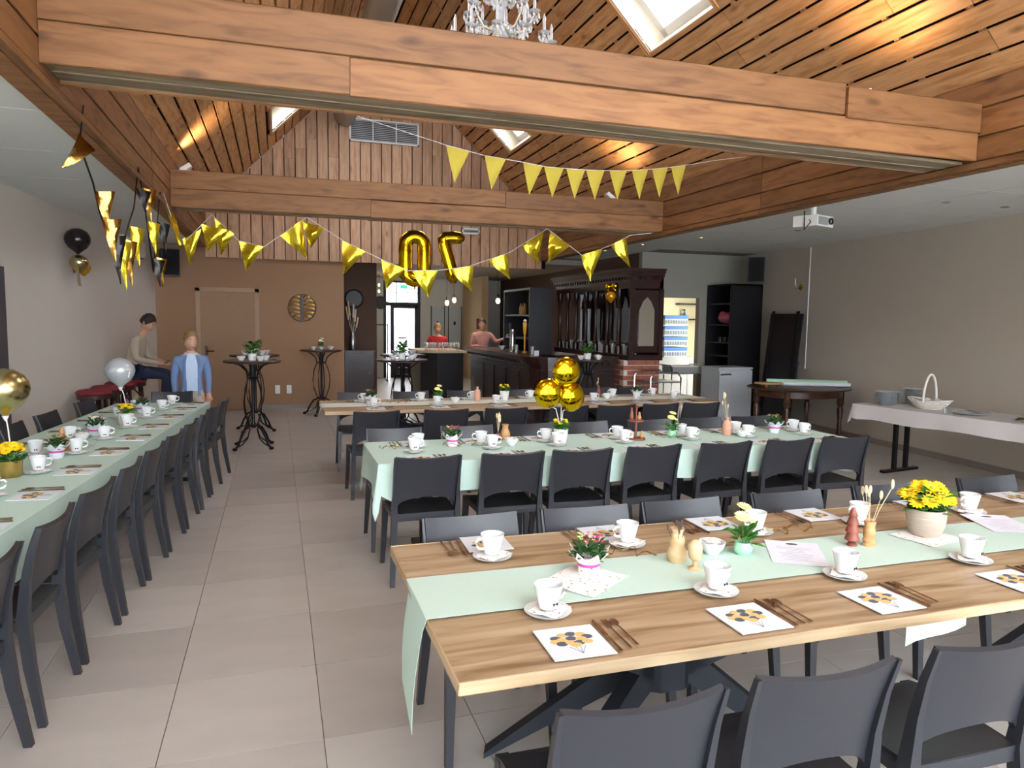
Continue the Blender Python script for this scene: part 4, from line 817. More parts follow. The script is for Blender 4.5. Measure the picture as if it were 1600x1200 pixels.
for c, r, m, nm in (((.15, -.02, .2), .135, PLAIN('black_latex', '17131A', .2), 'black_balloon'), ((.14, .05, -.05), .1, GOLDC, 'champagne_balloon'), ((.16, .16, -.1), .075, M('amber_clear', 'C08A1E', .15, .4), 'amber_balloon')):
    mb = MB(); balloon(mb, c, r); mb.build(nm, m, t)
for k in range(3): MB().tube([(.12, .05+k*.05, -.12), (.12, .05+k*.05, -.25), (.125, .07+k*.05, -.3)], .004, 5).build('ribbon', GOLDC, t)
t = thing('balloon_cluster', 'three small gold balloons tied to the back bar canopy', 'balloons', (4.98, 10.15, 2.15))
for c, r, m in (((-.05, 0, -.1), .085, M('orange_gold', 'D99A1C', .2, .5)), ((-.08, .03, .05), .055, GOLDB), ((.0, -.04, .06), .06, GOLDB)):
    mb = MB(); balloon(mb, c, r); mb.build('small_balloon', m, t)
# ------------------------------------------------------------------ chandelier, duct, vents, wall fittings
CR_ = M('crystal', 'F3F4F6', .06, var=.02, trans=.55); CRM = M('cream_glass_arm', 'E9E4D2', .2, var=.05)
t = thing('crystal_chandelier', 'cream and crystal chandelier with candle tubes above the near beam', 'chandelier', (1.93, 6.3, 4.1))
MB().lathe([(.02, -.35), (.05, -.3), (.09, -.22), (.04, -.15), (.03, 0), (.07, .06), (.04, .12), (.03, .3), (.06, .36), (.03, .45), (.025, .75), (.05, .8), (.01, .9)], 16).build('centre_column', CR_, t)
MB().tube([(0, 0, .88), (0, 0, 2.35)], .008, 6).build('hanging_rod', SILVER, t)
ARM = [(.04, 0, -.12), (.16, 0, -.24), (.3, 0, -.22), (.4, 0, -.1), (.44, 0, .0)]
arm = MB().tube(ARM, [.014, .013, .012, .011, .01], 8).mesh('curved_arm', CRM, 60)
bob = MB().lathe([(.01, 0), (.04, .01), (.055, .022), (.05, .02), (.012, .012)], 16, cap=False).mesh('drip_tray', CR_, 60)
cdl = MB().lathe([(.014, 0), (.014, .085), (.011, .09), (.016, .11), (.013, .13), (.003, .165)], 12).mesh('candle_tube', CR_, 60)
drp = MB(); drp.ball((0, 0, -.012), (.008, .008, .008), 6, 5); drp.ball((0, 0, -.036), (.009, .006, .018), 6, 5); drp = drp.mesh('crystal_drop', CR_, 0)
for tier, n, s, z in ((0, 12, 1., 0), (1, 8, .66, .26), (2, 6, .4, .5)):
    for k in range(n):
        a = 6.2832*k/n+.2*tier+.15; put(arm, 'curved_arm', t, (0, 0, z), a, s)
        q = (.44*s*math.cos(a), .44*s*math.sin(a), z)
        dt = put(bob, 'drip_tray', t, q); put(cdl, 'candle_tube', dt, (0, 0, .012))
        for e in range(6): put(drp, 'crystal_drop', dt, (.045*math.cos(e*1.05), .045*math.sin(e*1.05), .01))
        for e in range(5): put(drp, 'crystal_drop', dt, (.03*math.cos(e*1.26), .03*math.sin(e*1.26), -.03))
        for e in range(6): put(drp, 'crystal_drop', t, (q[0]*(.3+.12*e), q[1]*(.3+.12*e), z-(.13+.1*math.sin(e*.6))*s), 0, 1.3)
tag(MB().tube([(1.22, 4.9, 5.28), (1.22, 13.5, 5.28)], .19, 24).build('ventilation_duct', M('duct_metal', 'A39C92', .5, .5, var=.08, scale=3, stretch=(1, 14, 1)), None), 'round pale metal ventilation duct running under the roof ridge', 'duct')
def grille(label, x0, x1, z0, z1, cols, name):
    t = thing(name, label, 'vent', (x0, YG, z0)); W_, H_ = x1-x0, z1-z0
    MB().bb((0, -.012, 0), (W_, .0, H_)).build('backing', PLAIN('vent_dark', '3C3F42', .7), t)
    fr = MB(); e = .03
    for a, b in (((0, -.03, 0), (e, -.012, H_)), ((W_-e, -.03, 0), (W_, -.012, H_)), ((0, -.03, 0), (W_, -.012, e)), ((0, -.03, H_-e), (W_, -.012, H_))): fr.bb(a, b)
    for k in range(1, cols): fr.bb((W_*k/cols-.008, -.03, 0), (W_*k/cols+.008, -.012, H_))
    fr.build('frame', WHITE, t)
    n = int((H_-2*e)/.03)
    for k in range(n): MB().bb((e, -.024, e+(H_-2*e)*(k+.5)/n-.005), (W_-e, -.014, e+(H_-2*e)*(k+.5)/n+.005)).build('slat', SILVER, t)
grille('large grey ventilation grille high on the far gable', 1.3, 2.57, 4.86, 5.27, 3, 'vent_grille'); grille('small white air vent low on the far gable', 3.4, 3.76, 3.3, 3.42, 1, 'air_vent')
def speaker(label, loc, rz):
    t = thing('loudspeaker', label, 'loudspeaker', loc, rz)
    MB().bb((-.14, -.12, -.22), (.14, .12, .22)).build('cabinet', BLK, t); MB().bb((-.125, -.135, -.205), (.125, -.12, .205)).build('speaker_cloth', M('speaker_mesh', '0E0E10', .9, scale=300), t)
    MB().tube([(0, .1, 0), (0, .36, 0)], .02, 8).build('wall_bracket', BLACKM, t)
speaker('black loudspeaker in the back left corner under the ceiling', (-1.68, 13.28, 2.55), R(15)); speaker('black loudspeaker in the back right corner above the black cabinet', (8.02, 10.75, 2.6), R(-35))
t = thing('air_conditioner', 'white wall air conditioner near the back left corner', 'air conditioner', (lw(11.7)+.002, 11.7, 2.64), R(-4.3))
MB().prism([(0, -.14), (.17, -.14), (.2, -.08), (.2, .1), (.15, .14), (0, .14)], -.45, .45).build('housing', M('ac_white', 'EDEDE8', .45), t).rotation_euler = (R(90), 0, 0)
MB().bb((.12, -.4, -.136), (.19, .4, -.12)).build('air_outlet', PLAIN('outlet_dark', '4A4A4A', .6), t); MB().bb((.201, -.42, .02), (.206, .42, .024)).build('seam', SILVER, t)
t = thing('wall_ornament', 'round gold and black metal leaf ornament on the brown wall', 'wall art', (.445, YG+.03, 1.84))
MB().tube([(.245*math.cos(6.2832*k/36), 0, .245*math.sin(6.2832*k/36)) for k in range(37)], .006, 6).build('ring', BLACKM, t); MB().bb((-.02, -.012, -.25), (.02, .012, .25)).build('stem', BLACKM, t)
for s in (-1, 1):
    for k in range(6):
        z = -.17+.07*k; ln = math.sqrt(max(.01, .235**2-z*z))
        g = [[(s*(.015+ln*i/8), -.02*math.sin(3.14*i/8)+.004*j, z+.03*math.sin(3.14*i/8)+(j-1.5)*.012*math.sin(3.14*(i+.5)/9)) for j in range(4)] for i in range(9)]
        MB().shell(g, .002).build('leaf', M('antique_gold', 'A98A4C', .35, .9, var=.2), t)
for k, x in enumerate((.0, .2)):
    t = thing('wall_socket', 'white double wall socket on the brown wall, %s one' % ('left' if k == 0 else 'right'), 'socket', (x, 13.61, .36))
    MB().bb((-.042, -.012, -.075), (.042, .006, .075)).build('plate', WHITE, t)
    for z in (-.036, .036): MB().lathe([(.022, 0), (.022, .004), (.018, .003), (.018, 0)], 16, cap=False).build('outlet', PLAIN('socket_grey', 'C9C9C6', .5), t, (0, -.012, z)).rotation_euler = (R(90), 0, 0)
t = thing('projector', 'white ceiling projector under the right flat ceiling', 'projector', (5.3, 6.2, ZCR-.18), R(20))
MB().bb((-.16, -.13, -.06), (.16, .13, .05)).build('body', M('projector_white', 'DAD9D4', .4), t); MB().bb((-.13, -.134, -.045), (.06, -.13, .035)).build('front_grille', PLAIN('grille_grey', '8E9292', .5), t)
MB().lathe([(.035, 0), (.035, .02), (.028, .02), (.02, .005)], 16, cap=False).build('lens', BLK, t, (.1, -.13, 0)).rotation_euler = (R(90), 0, 0)
MB().tube([(0, 0, .05), (0, 0, .17)], .03, 10).build('ceiling_mount', WHITE, t); MB().tube([(-.16, -.05, .0), (-.22, -.1, -.03), (-.2, -.02, -.1), (-.14, .02, .1)], .006, 6).build('cable', BLK, t)
LAMPW = EMIT('downlight_warm', 'FFE2B8', 12)
spots = [(5.9, 9.2, ZCR), (5.6, 10.4, ZCR), (5.5, 11.6, ZCR), (3.6, 14.6, 2.8), (4.2, 14.7, 2.8), (3.2, 16.5, 2.8), (6.6, 8., ZCR), (7.2, 5.6, ZCR), (6.4, 5.6, ZCR)]
for k, (x, y, z) in enumerate(spots):
    lit = k < 6
    t = thing('ceiling_spot', 'small %s recessed ceiling spot, %s of nine from the bar side' % ('lit' if lit else 'unlit', ORD[k]), 'ceiling spot', (x, y, z))
    MB().lathe([(.028, -.001), (.045, -.001), (.047, -.006), (.028, -.008)], 20, cap=False).build('ring', SILVER, t); MB().lathe([(0, -.003), (.028, -.003)], 20, cap=False).build('lens', LAMPW if lit else WHITE, t)
    if lit and z < 2.85:
        ld = bpy.data.lights.new('spot_light', 'SPOT'); ld.energy = 45; ld.color = (1, .82, .6); ld.spot_size = R(110); ld.shadow_soft_size = .03
        lo = bpy.data.objects.new('spot_light', ld); COL.objects.link(lo); lo.location = (0, 0, -.02); lo.parent = t
# small white uplights standing on the far beam, washing the roof slopes
for k, (x, y, s) in enumerate(((-1.0, 9.36, -1), (4.35, 9.02, 1), (4.3, 4.47, 1), (-.5, 4.66, -1))):
    t = thing('uplight', 'small white floodlight on top of the %s end of the %s beam' % ('left' if s < 0 else 'right', 'far' if k < 2 else 'near'), 'lamp', (x, y, (3.34, 3.3, 3.32, 3.385)[k]), R(180) if s > 0 else 0)
    MB().bb((-.05, -.06, 0), (.06, .06, .03)).build('base', WHITE, t); MB().box((.02, 0, .06), (.13, .1, .05), mat=Matrix.Rotation(R(-35), 3, 'Y')).build('head', WHITE, t)
    ld = bpy.data.lights.new('flood_light', 'SPOT'); ld.energy = 38; ld.color = (1, .7, .4); ld.spot_size = R(120); ld.spot_blend = 1.; ld.shadow_soft_size = .06
    lo = bpy.data.objects.new('flood_light', ld); COL.objects.link(lo); lo.parent = t; lo.location = (.05, 0, .12); lo.rotation_euler = (0, R(180-8 if k else 180+26), 0)
# ------------------------------------------------------------------ high tables and stools
TOPM = M('dark_wood_top', '33241E', .3, var=.2, scale=6)
HT = 1.12
def cocktail(label, x, y, rot=0):
    t = thing('high_bistro_table', label, 'table', (x, y, 0), rot, 'high bistro tables')
    MB().lathe([(0, HT-.03), (.33, HT-.03), (.35, HT-.024), (.352, HT-.008), (.345, HT), (0, HT)], 40, cap=False).build('table_top', TOPM, t)
    MB().lathe([(.03, .26), (.034, .3), (.02, .34), (.018, .86), (.032, .9), (.03, HT-.03)], 14).build('column', BLACKM, t)
    for z in (.28, .89): MB().lathe([(.075, 0), (.082, .012), (.075, .024)], 20, (0, 0, z)).build('collar', BLACKM, t)
    for k in range(4):
        a = R(45+90*k); c, s = math.cos(a), math.sin(a); w_ = lambda r, z: (c*r, s*r, z)
        MB().tube([w_(.07, .3), w_(.13, .45), w_(.15, .6), w_(.13, .76), w_(.075, .9)], .009, 6).build('bowed_rod', BLACKM, t)
        MB().tube([w_(.07, .28), w_(.14, .25), w_(.21, .15), w_(.25, .06), w_(.3, .025)], .014, 8).build('leg', BLACKM, t)
        MB().tube([w_(.06, .25), w_(.1, .13), w_(.18, .07), w_(.26, .04)], .008, 6).build('leg_scroll', BLACKM, t)
        MB().ball(w_(.305, .022), (.032, .032, .022), 10, 6).build('foot', BLACKM, t)
        MB().tube([w_(.075, .9), w_(.1, .99), w_(.2, HT-.05), w_(.27, HT-.032)], .01, 6).build('bracket', BLACKM, t)
    return t
def herb(label, loc, s=1.):
    pot_plant('herb_pot', label, loc, [(.04*s, 0), (.05*s, .05*s), (.052*s, .08*s), (.048*s, .08*s), (.042*s, .05*s), (.03*s, .01)], M('white_pot', 'EFF0EE', .4), (.06*s, .1*s, 70, .075*s, 41, .5), [])
spec = [(-.3, 9.65, 'nearest the boy'), (-.31, 11.1, 'by the brown door'), (.72, 12.7, 'by the brown wall'), (1.62, 9.75, 'behind the far oak table'), (1.86, 11.1, 'near the passage mouth'), (4.3, 9.55, 'in front of the bar corner')]
for k, (x, y, w_) in enumerate(spec):
    cocktail('round high bistro table with scrolled iron legs, '+w_, x, y, .2*k)
    for j, (dx, dy, f) in enumerate(((-.13, -.05, ORNG), (.16, .04, MIXN), (.1, -.14, SUG))):
        if k == 2 and j == 2: continue
        bowl('white bowl of %s on the bistro table %s' % (('orange snacks', 'pale snacks', 'wrapped sweets')[j], w_), (x+dx, y+dy, HT), f, 1.05)
    if k == 2: mint_bud('white chrysanthemums in a bowl on the bistro table by the brown wall', (x, y, HT), pot='F0F0EC', fl=M('white_petal', 'EFEBD8', .6))
    else: herb('green herb plant in white pot on the bistro table %s' % w_, (x, y+.02, HT), 1.05)
RED = M('red_velvet', '7A1F2B', .8, var=.15); STW = WOOD('stool_wood', '4A3026', '37221A', '1E120D', .4, 10, 1., knots=False, rnd=.1)
for k, y in enumerate((9.35, 9.88, 10.42, 10.97)):
    x = lw(y)+.25
    t = thing('bar_stool', 'dark wooden bar stool with red cushion along the left wall, %s from the camera' % ORD[k], 'stool', (x, y, 0), .1*k, 'bar stools along the left wall')
    MB().lathe([(0, .75), (.17, .75), (.185, .765), (.185, .785), (.16, .805), (0, .812)], 24, cap=False).build('cushion', RED, t)
    MB().lathe([(.17, .70), (.175, .705), (.175, .748), (.165, .75)], 24).build('seat_ring', STW, t)
    for q in range(4):
        a = R(45+90*q); MB().tube([(.2*math.cos(a), .2*math.sin(a), 0), (.14*math.cos(a), .14*math.sin(a), .71)], [.016, .019], 8).build('leg', STW, t)
        b = R(135+90*q); MB().tube([(.175*math.cos(a), .175*math.sin(a), .3), (.175*math.cos(b), .175*math.sin(b), .3)], .01, 8).build('rung', STW, t)
        MB().tube([(.15*math.cos(a), .15*math.sin(a), .55), (.08*math.cos((a+b)/2), .08*math.sin((a+b)/2), .68), (.15*math.cos(b), .15*math.sin(b), .55)], .008, 6).build('bent_brace', STW, t)
# ------------------------------------------------------------------ bar
t = thing('bar_counter', 'L-shaped mahogany bar counter with moulded edge', 'bar counter', (0, 0, 0))
def lpath(o, r): return [(3.72-o, 14.0)] + [(3.72-o, 10.45)] + [(3.72+r-(r+o)*math.cos(R(a)), 10.1+r-(r+o)*math.sin(R(a))) for a in (0, 22, 45, 67, 90)][1:] + [(5.0, 10.1-o)]
def strip(o0, o1, z0, z1, nm, m, r=.3):
    a, b = lpath(o0, r), lpath(o1, r); n = len(a); mb = MB()
    for i in range(n-1):
        mb.hexa([(*a[i], z0), (*b[i], z0), (*b[i+1], z0), (*a[i+1], z0), (*a[i], z1), (*b[i], z1), (*b[i+1], z1), (*a[i+1], z1)])
    return mb.build(nm, m, t, ang=30)
strip(.0, -.5, .1, 1.02, 'front_panel', MAHO); strip(-.04, -.5, 0, .1, 'plinth', BLK); strip(.14, -.5, 1.08, 1.12, 'counter_top', MAHO); strip(.1, 0, 1.04, 1.08, 'moulding', MAHO); strip(.06, 0, .99, 1.04, 'moulding', MAHO); strip(.03, 0, .9, .93, 'moulding', MAHO)
for y in (10.9, 11.6, 12.3, 13.0): MB().bb((3.69, y, .2), (3.722, y+.5, .86)).build('raised_panel', MAHO, t)
for x in (4.1, 4.55): MB().bb((x, 10.075, .2), (x+.38, 10.1, .86)).build('raised_panel', MAHO, t)
for k in range(34): MB().bb((3.62, 10.6+k*.1, 1.0), (3.66, 10.64+k*.1, 1.035)).build('dentil', MAHO, t)
for k in range(9): MB().bb((4.05+k*.1, 9.99, 1.0), (4.09+k*.1, 10.04, 1.035)).build('dentil', MAHO, t)
t = thing('glass_counter', 'black counter with pale worktop at the mouth of the bar', 'counter', (0, 0, 0))
pl = [(2.55, 13.5), (2.85, 13.2), (3.45, 13.3), (3.45, 14.6), (2.55, 14.6)]; pi = [(2.6, 13.53), (2.87, 13.26), (3.4, 13.35), (3.4, 14.55), (2.6, 14.55)]
MB().prism(pi, 0, 1.03).build('body', BLK, t, ang=0); MB().prism(pl, 1.03, 1.07).build('worktop', M('pale_worktop', 'B9A98E', .4), t, ang=0)
GLS = MB().lathe([(.028, 0), (.03, .002), (.005, .008), (.004, .06), (.02, .075), (.034, .11), (.03, .15), (.029, .15), (.033, .11), (.018, .078), (0, .074)], 14, cap=False).mesh('wine_glass', GLW, 60)
TMB = MB().lathe([(.026, 0), (.03, .1), (.033, .13), (.031, .13), (.028, .1), (.024, .008), (0, .007)], 14, cap=False).mesh('beer_glass', GLW, 60)
for k in range(20):
    x = 2.72+.075*(k % 9)+random.uniform(-.01, .01); y = 13.45+.12*(k//9)+random.uniform(-.01, .01)
    tag(put(GLS, 'wine_glass', None, (x, y, 1.07)), 'empty stemmed glass on the pale worktop, %s row, %s from left' % (('front', 'middle', 'back')[k//9], ORD[k % 9]), 'glass', 'glasses on the pale worktop')
# back bar: mahogany canopy, columns, arched mirrors
bb = thing('back_bar', 'carved mahogany back bar with columns and arched mirrors', 'back bar', (0, 0, 0))
x0, x1, y0, y1 = 5.1, 5.68, 9.85, 12.9
MB().bb((x1-.06, y0, 1.16), (x1, y1, 2.3)).build('back_panel', MAHO, bb); MB().bb((x0-.02, y0-.03, 1.08), (x1, y1, 1.16)).build('shelf', MAHO, bb)
MB().bb((x0+.02, y0, 2.18), (x1, y1, 2.3)).build('frieze', MAHO, bb)
for o, z0_, z1_ in ((.0, 2.3, 2.36), (.03, 2.36, 2.41), (.06, 2.41, 2.45), (.08, 2.45, 2.48)): MB().bb((x0-o, y0-o, z0_), (x1, y1+o, z1_)).build('cornice', MAHO, bb)
for k in range(28): MB().bb((x0-.025, y0+.02+k*.108, 2.31), (x0, y0+.07+k*.108, 2.355)).build('dentil', MAHO, bb)
for k in range(5): MB().bb((x0+.05+k*.11, y0-.025, 2.31), (x0+.1+k*.11, y0, 2.355)).build('dentil', MAHO, bb)
MIRR = PLAIN('mirror_glass', 'DADCDA', .04, 1.)
col = MB().lathe([(.055, 0), (.055, .12), (.04, .13), (.045, .16), (.03, .18), (.028, .5), (.025, .82), (.035, .84), (.045, .9), (.05, .92), (.05, 1.02)], 14).mesh('column', MAHO, 40)
for k, y in enumerate((9.92, 10.33, 10.75, 11.2, 11.62, 12.05, 12.45, 12.83)): put(col, 'column', bb, (x0+.07, y, 1.16))
for k, y in enumerate((10.12, 10.54, 10.97, 11.41, 11.83, 12.25, 12.64)):
    n = 8; pl = [(-.13, 0), (.13, 0), (.13, .6)] + [(.13-.13*i/n, .6+.2*math.sin(i/n*1.57)) for i in range(1, n)] + [(0, .82)] + [(-.13*i/n, .6+.2*math.sin((1-i/n)*1.57)) for i in range(1, n)] + [(-.13, .6)]
    m = MB().prism(pl, 0, .01); m.v = [(x1-.06-z, y+x, 1.3+q) for x, q, z in m.v]; m.build('mirror', MIRR, bb, ang=0)
    a = MB().tube([(x1-.075, y-.14, 1.9), (x1-.075, y-.1, 2.03), (x1-.075, y, 2.14), (x1-.075, y+.1, 2.03), (x1-.075, y+.14, 1.9)], .018, 8); a.build('arch', MAHO, bb)
MB().bb((x0+.08, y0-.012, 1.2), (x1-.08, y0, 2.15)).build('end_panel', MAHO, bb); m = MB().prism([(5.26, 1.3), (5.52, 1.3), (5.52, 1.85), (5.46, 1.98), (5.39, 2.05), (5.32, 1.98), (5.26, 1.85)], 0, .012); m.v = [(x, y0-.013-z, q) for x, q, z in m.v]; m.build('mirror', MIRR, bb, ang=0)
for x in (x0+.04, x1-.04): MB().bb((x-.035, y0-.03, 1.16), (x+.035, y0, 2.18)).build('corner_post', MAHO, bb)
k = 0
for bay, (ya, yb, nn) in enumerate(((10.0, 10.26, 6), (10.4, 10.68, 6), (10.82, 11.13, 10), (11.28, 11.55, 8), (11.7, 11.98, 6), (12.1, 12.4, 10), (12.52, 12.77, 5))):
    for q in range(nn):
        o = put(GLS if q % 2 else TMB, 'bar_glass', None, (5.2+.13*(q % 2)+random.uniform(0, .02), ya+(yb-ya)*(q+.5)/nn, 1.16))
        tag(o, '%s glass on the back bar, %s bay from the camera, %s along' % ('stemmed' if q % 2 else 'straight', ORD[bay], ORD[q]), 'glass', '%s glasses on the back bar' % ('stemmed' if q % 2 else 'straight'))
# brick pier under the back bar
BRK = M('brick_red', '9C5A48', .85, var=.25, scale=9, bump=.2)
pier = struct(MB().bb((5.06, 9.9, 0), (5.66, 12.8, 1.08)).build('trim_pier', M('mortar', 'C9BFB4', .95), ang=0))
for r in range(14):
    z = .005+r*.077
    for q in range(4):
        x = 5.05+.155*q+(.077 if r % 2 else 0); xe = min(x+.145, 5.665)
        if xe-x > .03: MB().bb((x, 9.885, z), (xe, 9.91, z+.065)).build('brick', BRK, pier, ang=0)
    for q in range(9):
        y = 9.9+.2*q+(.1 if r % 2 else 0); MB().bb((5.045, y, z), (5.07, y+.19, z+.065)).build('brick', BRK, pier, ang=0)
# black open cabinet behind the bar, beer taps, bits on the counter
t = thing('bar_cabinet', 'tall black open cabinet behind the bar counter', 'cabinet', (0, 0, 0))
for a, b, nm in (((4.5, 12.7, 0), (4.97, 12.73, 2.28), 'side_panel'), ((4.5, 14.27, 0), (4.97, 14.3, 2.28), 'side_panel'), ((4.94, 12.73, 0), (4.97, 14.27, 2.28), 'back_panel'), ((4.5, 12.73, 2.24), (4.94, 14.27, 2.28), 'top_panel'), ((4.5, 12.73, 0), (4.94, 14.27, .9), 'base_unit'), ((4.52, 12.73, 1.3), (4.94, 14.27, 1.33), 'shelf'), ((4.52, 12.73, 1.75), (4.94, 14.27, 1.78), 'shelf')): MB().bb(a, b).build(nm, BLK, t, ang=0)
for k in range(3): tag(MB().lathe([(.03, 0), (.03, .14), (.012, .18), (.012, .22)], 12).build('amber_bottle', M('amber_glass', '8A6426', .15), None, (4.62, 13.3+.13*k, 1.78)), 'amber bottle on the upper shelf of the black bar cabinet, %s from the camera' % ORD[k], 'bottle', 'bottles in the bar cabinet')
t = thing('beer_tap', 'chrome double column beer tap on the bar counter', 'beer tap', (3.95, 12.0, 1.12))
for d in (-.08, .12):
    tc_ = MB().lathe([(.055, 0), (.05, .01), (.045, .02), (.045, .34), (.05, .36), (.045, .39), (0, .395)], 20, (d*.4, d, 0)).build('column', CHROME, t); MB().tube([(d*.4-.04, d, .3), (d*.4-.1, d, .3), (d*.4-.11, d, .26)], .009, 8).build('spout', CHROME, tc_); MB().lathe([(.012, 0), (.018, .06), (.022, .12), (.01, .14)], 12, (d*.4-.05, d, .36)).build('tap_handle', BLK, tc_)
t = thing('beer_sign', 'tall gold glass-shaped tap badge above the beer tap', 'sign', (3.98, 11.45, 1.12))
MB().lathe([(.04, 0), (.04, .02), (.012, .03), (.012, .3), (.025, .34), (.035, .5), (.03, .52), (0, .52)], 14).build('badge', M('beer_gold', 'D9A234', .3), t); MB().ball((0, 0, .54), (.03, .03, .025), 10, 6).build('foam', WHITE, t)
bowl('white bowl stack on the bar counter', (3.95, 12.6, 1.12), None, 1.4)
tag(put(TMB, 'beer_glass', None, (3.9, 11.65, 1.12)), 'straight glass beside the beer tap on the bar counter', 'glass'); tag(put(TMB, 'beer_glass', None, (3.92, 10.9, 1.12)), 'straight glass near the bar corner', 'glass')
tag(MB().bb((-.05, -.01, 0), (.05, .01, .08)).build('price_card', PAPER, None, (3.85, 10.5, 1.122), .6), 'folded white price card on the bar corner', 'card')
# mahogany side cabinet, vase, clock by the passage
t = thing('side_cabinet', 'low mahogany side cabinet with raised door beside the passage', 'cabinet', (1.25, 14.2, 0))
MB().bb((0, 0, .06), (.56, .38, 1.0)).build('body', MAHO, t); MB().bb((-.02, -.02, 1.0), (.58, .4, 1.04)).build('top', MAHO, t); do = MB().bb((.06, -.015, .12), (.5, .0, .94)).build('door', MAHO, t); MB().bb((.14, -.025, .25), (.42, -.015, .85)).build('raised_panel', MAHO, do); MB().ball((.47, -.025, .6), .014, 8, 6).build('knob', MATS['brass'], do); MB().bb((.02, .01, 0), (.54, .36, .06)).build('plinth', BLK, t)
t = thing('floor_vase', 'silver bottle vase with pampas and white blossom on the side cabinet', 'vase', (1.42, 14.38, 1.04))
MB().lathe([(.05, 0), (.07, .05), (.07, .2), (.045, .27), (.035, .33), (.04, .36), (.02, .36)], 18).build('vase_body', SILVER, t)
for k, (dx, h, m) in enumerate(((-.12, .8, DRY), (-.08, .9, DRY), (.02, .85, M('white_dried_flower', 'D9D2C8', .8)), (.06, .75, MATS['white_dried_flower']), (.1, .6, DRY))):
    mb = MB().tube([(0, 0, .3), (dx*.4, 0, h*.6), (dx, 0, h)], .004, 5)
    for q in range(6): mb.ball((dx*(.7+.06*q), .01*(q % 2), h*(.78+.05*q)), (.02, .02, .035), 6, 5)
    mb.build('dried_stem', m, t)
tag(MB().lathe([(0, 0), (.19, 0), (.19, .02), (.16, .03), (.155, .02), (.01, .015), (0, .015)], 28, cap=False).build('wall_clock', BLK, None, (1.47, 14.615, 2.05)), 'dark round wall clock above the side cabinet', 'clock').rotation_euler = (R(90), 0, 0)
# ------------------------------------------------------------------ right side: kitchen door, cabinet, fridge, tables, buffet
t = thing('shelf_cabinet', 'tall black cabinet with open shelves in the right back corner', 'cabinet', (0, 0, 0))
a0, a1, b0, b1 = 7.6, 8.26, 10.85, 11.58
for p, q, nm in (((a0, b0, 0), (a1, b0+.025, 2.36), 'side_panel'), ((a0, b1-.025, 0), (a1, b1, 2.36), 'side_panel'), ((a1-.02, b0, 0), (a1, b1, 2.36), 'back_panel'), ((a0, b0, 2.33), (a1, b1, 2.36), 'top_panel'), ((a0-.015, b0+.01, .02), (a0, b1-.01, .78), 'door')): MB().bb(p, q).build(nm, BLK, t, ang=0)
for z in (.8, 1.06, 1.3, 1.62, 2.0): MB().bb((a0+.02, b0+.025, z), (a1-.02, b1-.025, z+.022)).build('shelf', PLAIN('shelf_edge_grey', '3A393E', .5), t, ang=0)
M('pink_plastic', 'D46A86', .45, var=.2)
pk = MB(); pk.ball((0, 0, .1), (.14, .2, .1), 14, 8); pk.ball((-.02, .1, .15), (.07, .08, .07), 10, 6); tag(pk.build('pink_parcel', MATS['pink_plastic'], None, (7.78, 11.2, 1.66)), 'bulky pink parcel on the black cabinet shelf', 'parcel')
for k in range(3): tag(MB().lathe([(.04, 0), (.045, .09), (.042, .09), (.036, .01)], 14, cap=False).build('dark_mug', PLAIN('dark_mug', '2A2A2E', .4), None, (7.72, 11.0+.15*k, 1.322)), 'dark mug on the black cabinet shelf, %s from the camera' % ORD[k], 'mug', 'mugs in the black cabinet')
t = thing('fridge', 'small white fridge in front of the black cabinet', 'fridge', (7.29, 10.42, 0), 0)
MB().bb((-.32, -.2, .03), (.32, .3, .9)).build('body', M('fridge_white', 'C9CCD0', .4), t); fd_ = MB().bb((-.32, -.24, .03), (.32, -.205, .88)).build('door', MATS['fridge_white'], t); MB().bb((-.33, -.24, .9), (.33, .3, .93)).build('top', MATS['fridge_white'], t); MB().bb((-.3, -.25, .8), (-.1, -.24, .83)).build('handle', SILVER, fd_)
for s in (-1, 1): MB().bb((s*.28-.03, -.2, 0), (s*.28+.03, .25, .03)).build('foot', BLK, t)
for k in range(3):
    t = thing('folded_table', 'black folding table leaning on the right wall, %s from the wall' % ORD[2-k], 'folding table', (7.87-.075*k, 9.95-.1*k, 0))
    o = MB().bb((-.015, -.38, 0), (.015, .38, 1.84)).build('table_top', BLK, t); o.rotation_euler = (0, R(6), 0)
    for s in (-1, 1):
        o = MB().bb((-.04, s*.3-.02, .1), (-.016, s*.3+.02, 1.88)).build('folded_leg', BLACKM, t); o.rotation_euler = (0, R(6), 0)
# round dark table with turned legs
t = thing('oval_table', 'dark polished oval table with turned legs by the right wall', 'table', (7.2, 8.55, 0), R(5))
MB().lathe([(0, .735), (.72, .735), (.76, .742), (.77, .752), (.76, .762), (.7, .765), (0, .765)], 44, cap=False, sq=.85).build('table_top', WALNUT, t); MB().lathe([(.62, .635), (.64, .64), (.64, .735), (.6, .735)], 44, sq=.85, cap=False).build('apron', WALNUT, t)
for x, y in ((-.5, -.3), (.45, -.35), (-.48, .32), (.48, .3)): MB().lathe([(.02, 0), (.03, .02), (.022, .06), (.035, .1), (.028, .3), (.045, .45), (.03, .5), (.048, .53), (.048, .735)], 14, (x, y, 0)).build('leg', WALNUT, t)
t = thing('paper_roll', 'long roll of mint table paper on the oval table', 'paper roll', (7.35, 8.66, .812), R(-28)); MB().tube([(-.5, 0, 0), (.62, 0, 0)], .045, 20).build('roll', M('mint_roll', 'B5D9BE', .8), t); MB().tube([(.621, 0, 0), (.63, 0, 0)], .02, 14).build('core', BLK, t)
t = thing('paper_roll', 'long white paper roll in front of the mint roll', 'paper roll', (7.42, 8.5, .797), R(-28)); MB().tube([(-.45, 0, 0), (.5, 0, 0)], .03, 16).build('roll', PAPER, t); MB().tube([(.501, 0, 0), (.51, 0, 0)], .014, 12).build('core', BLK, t)
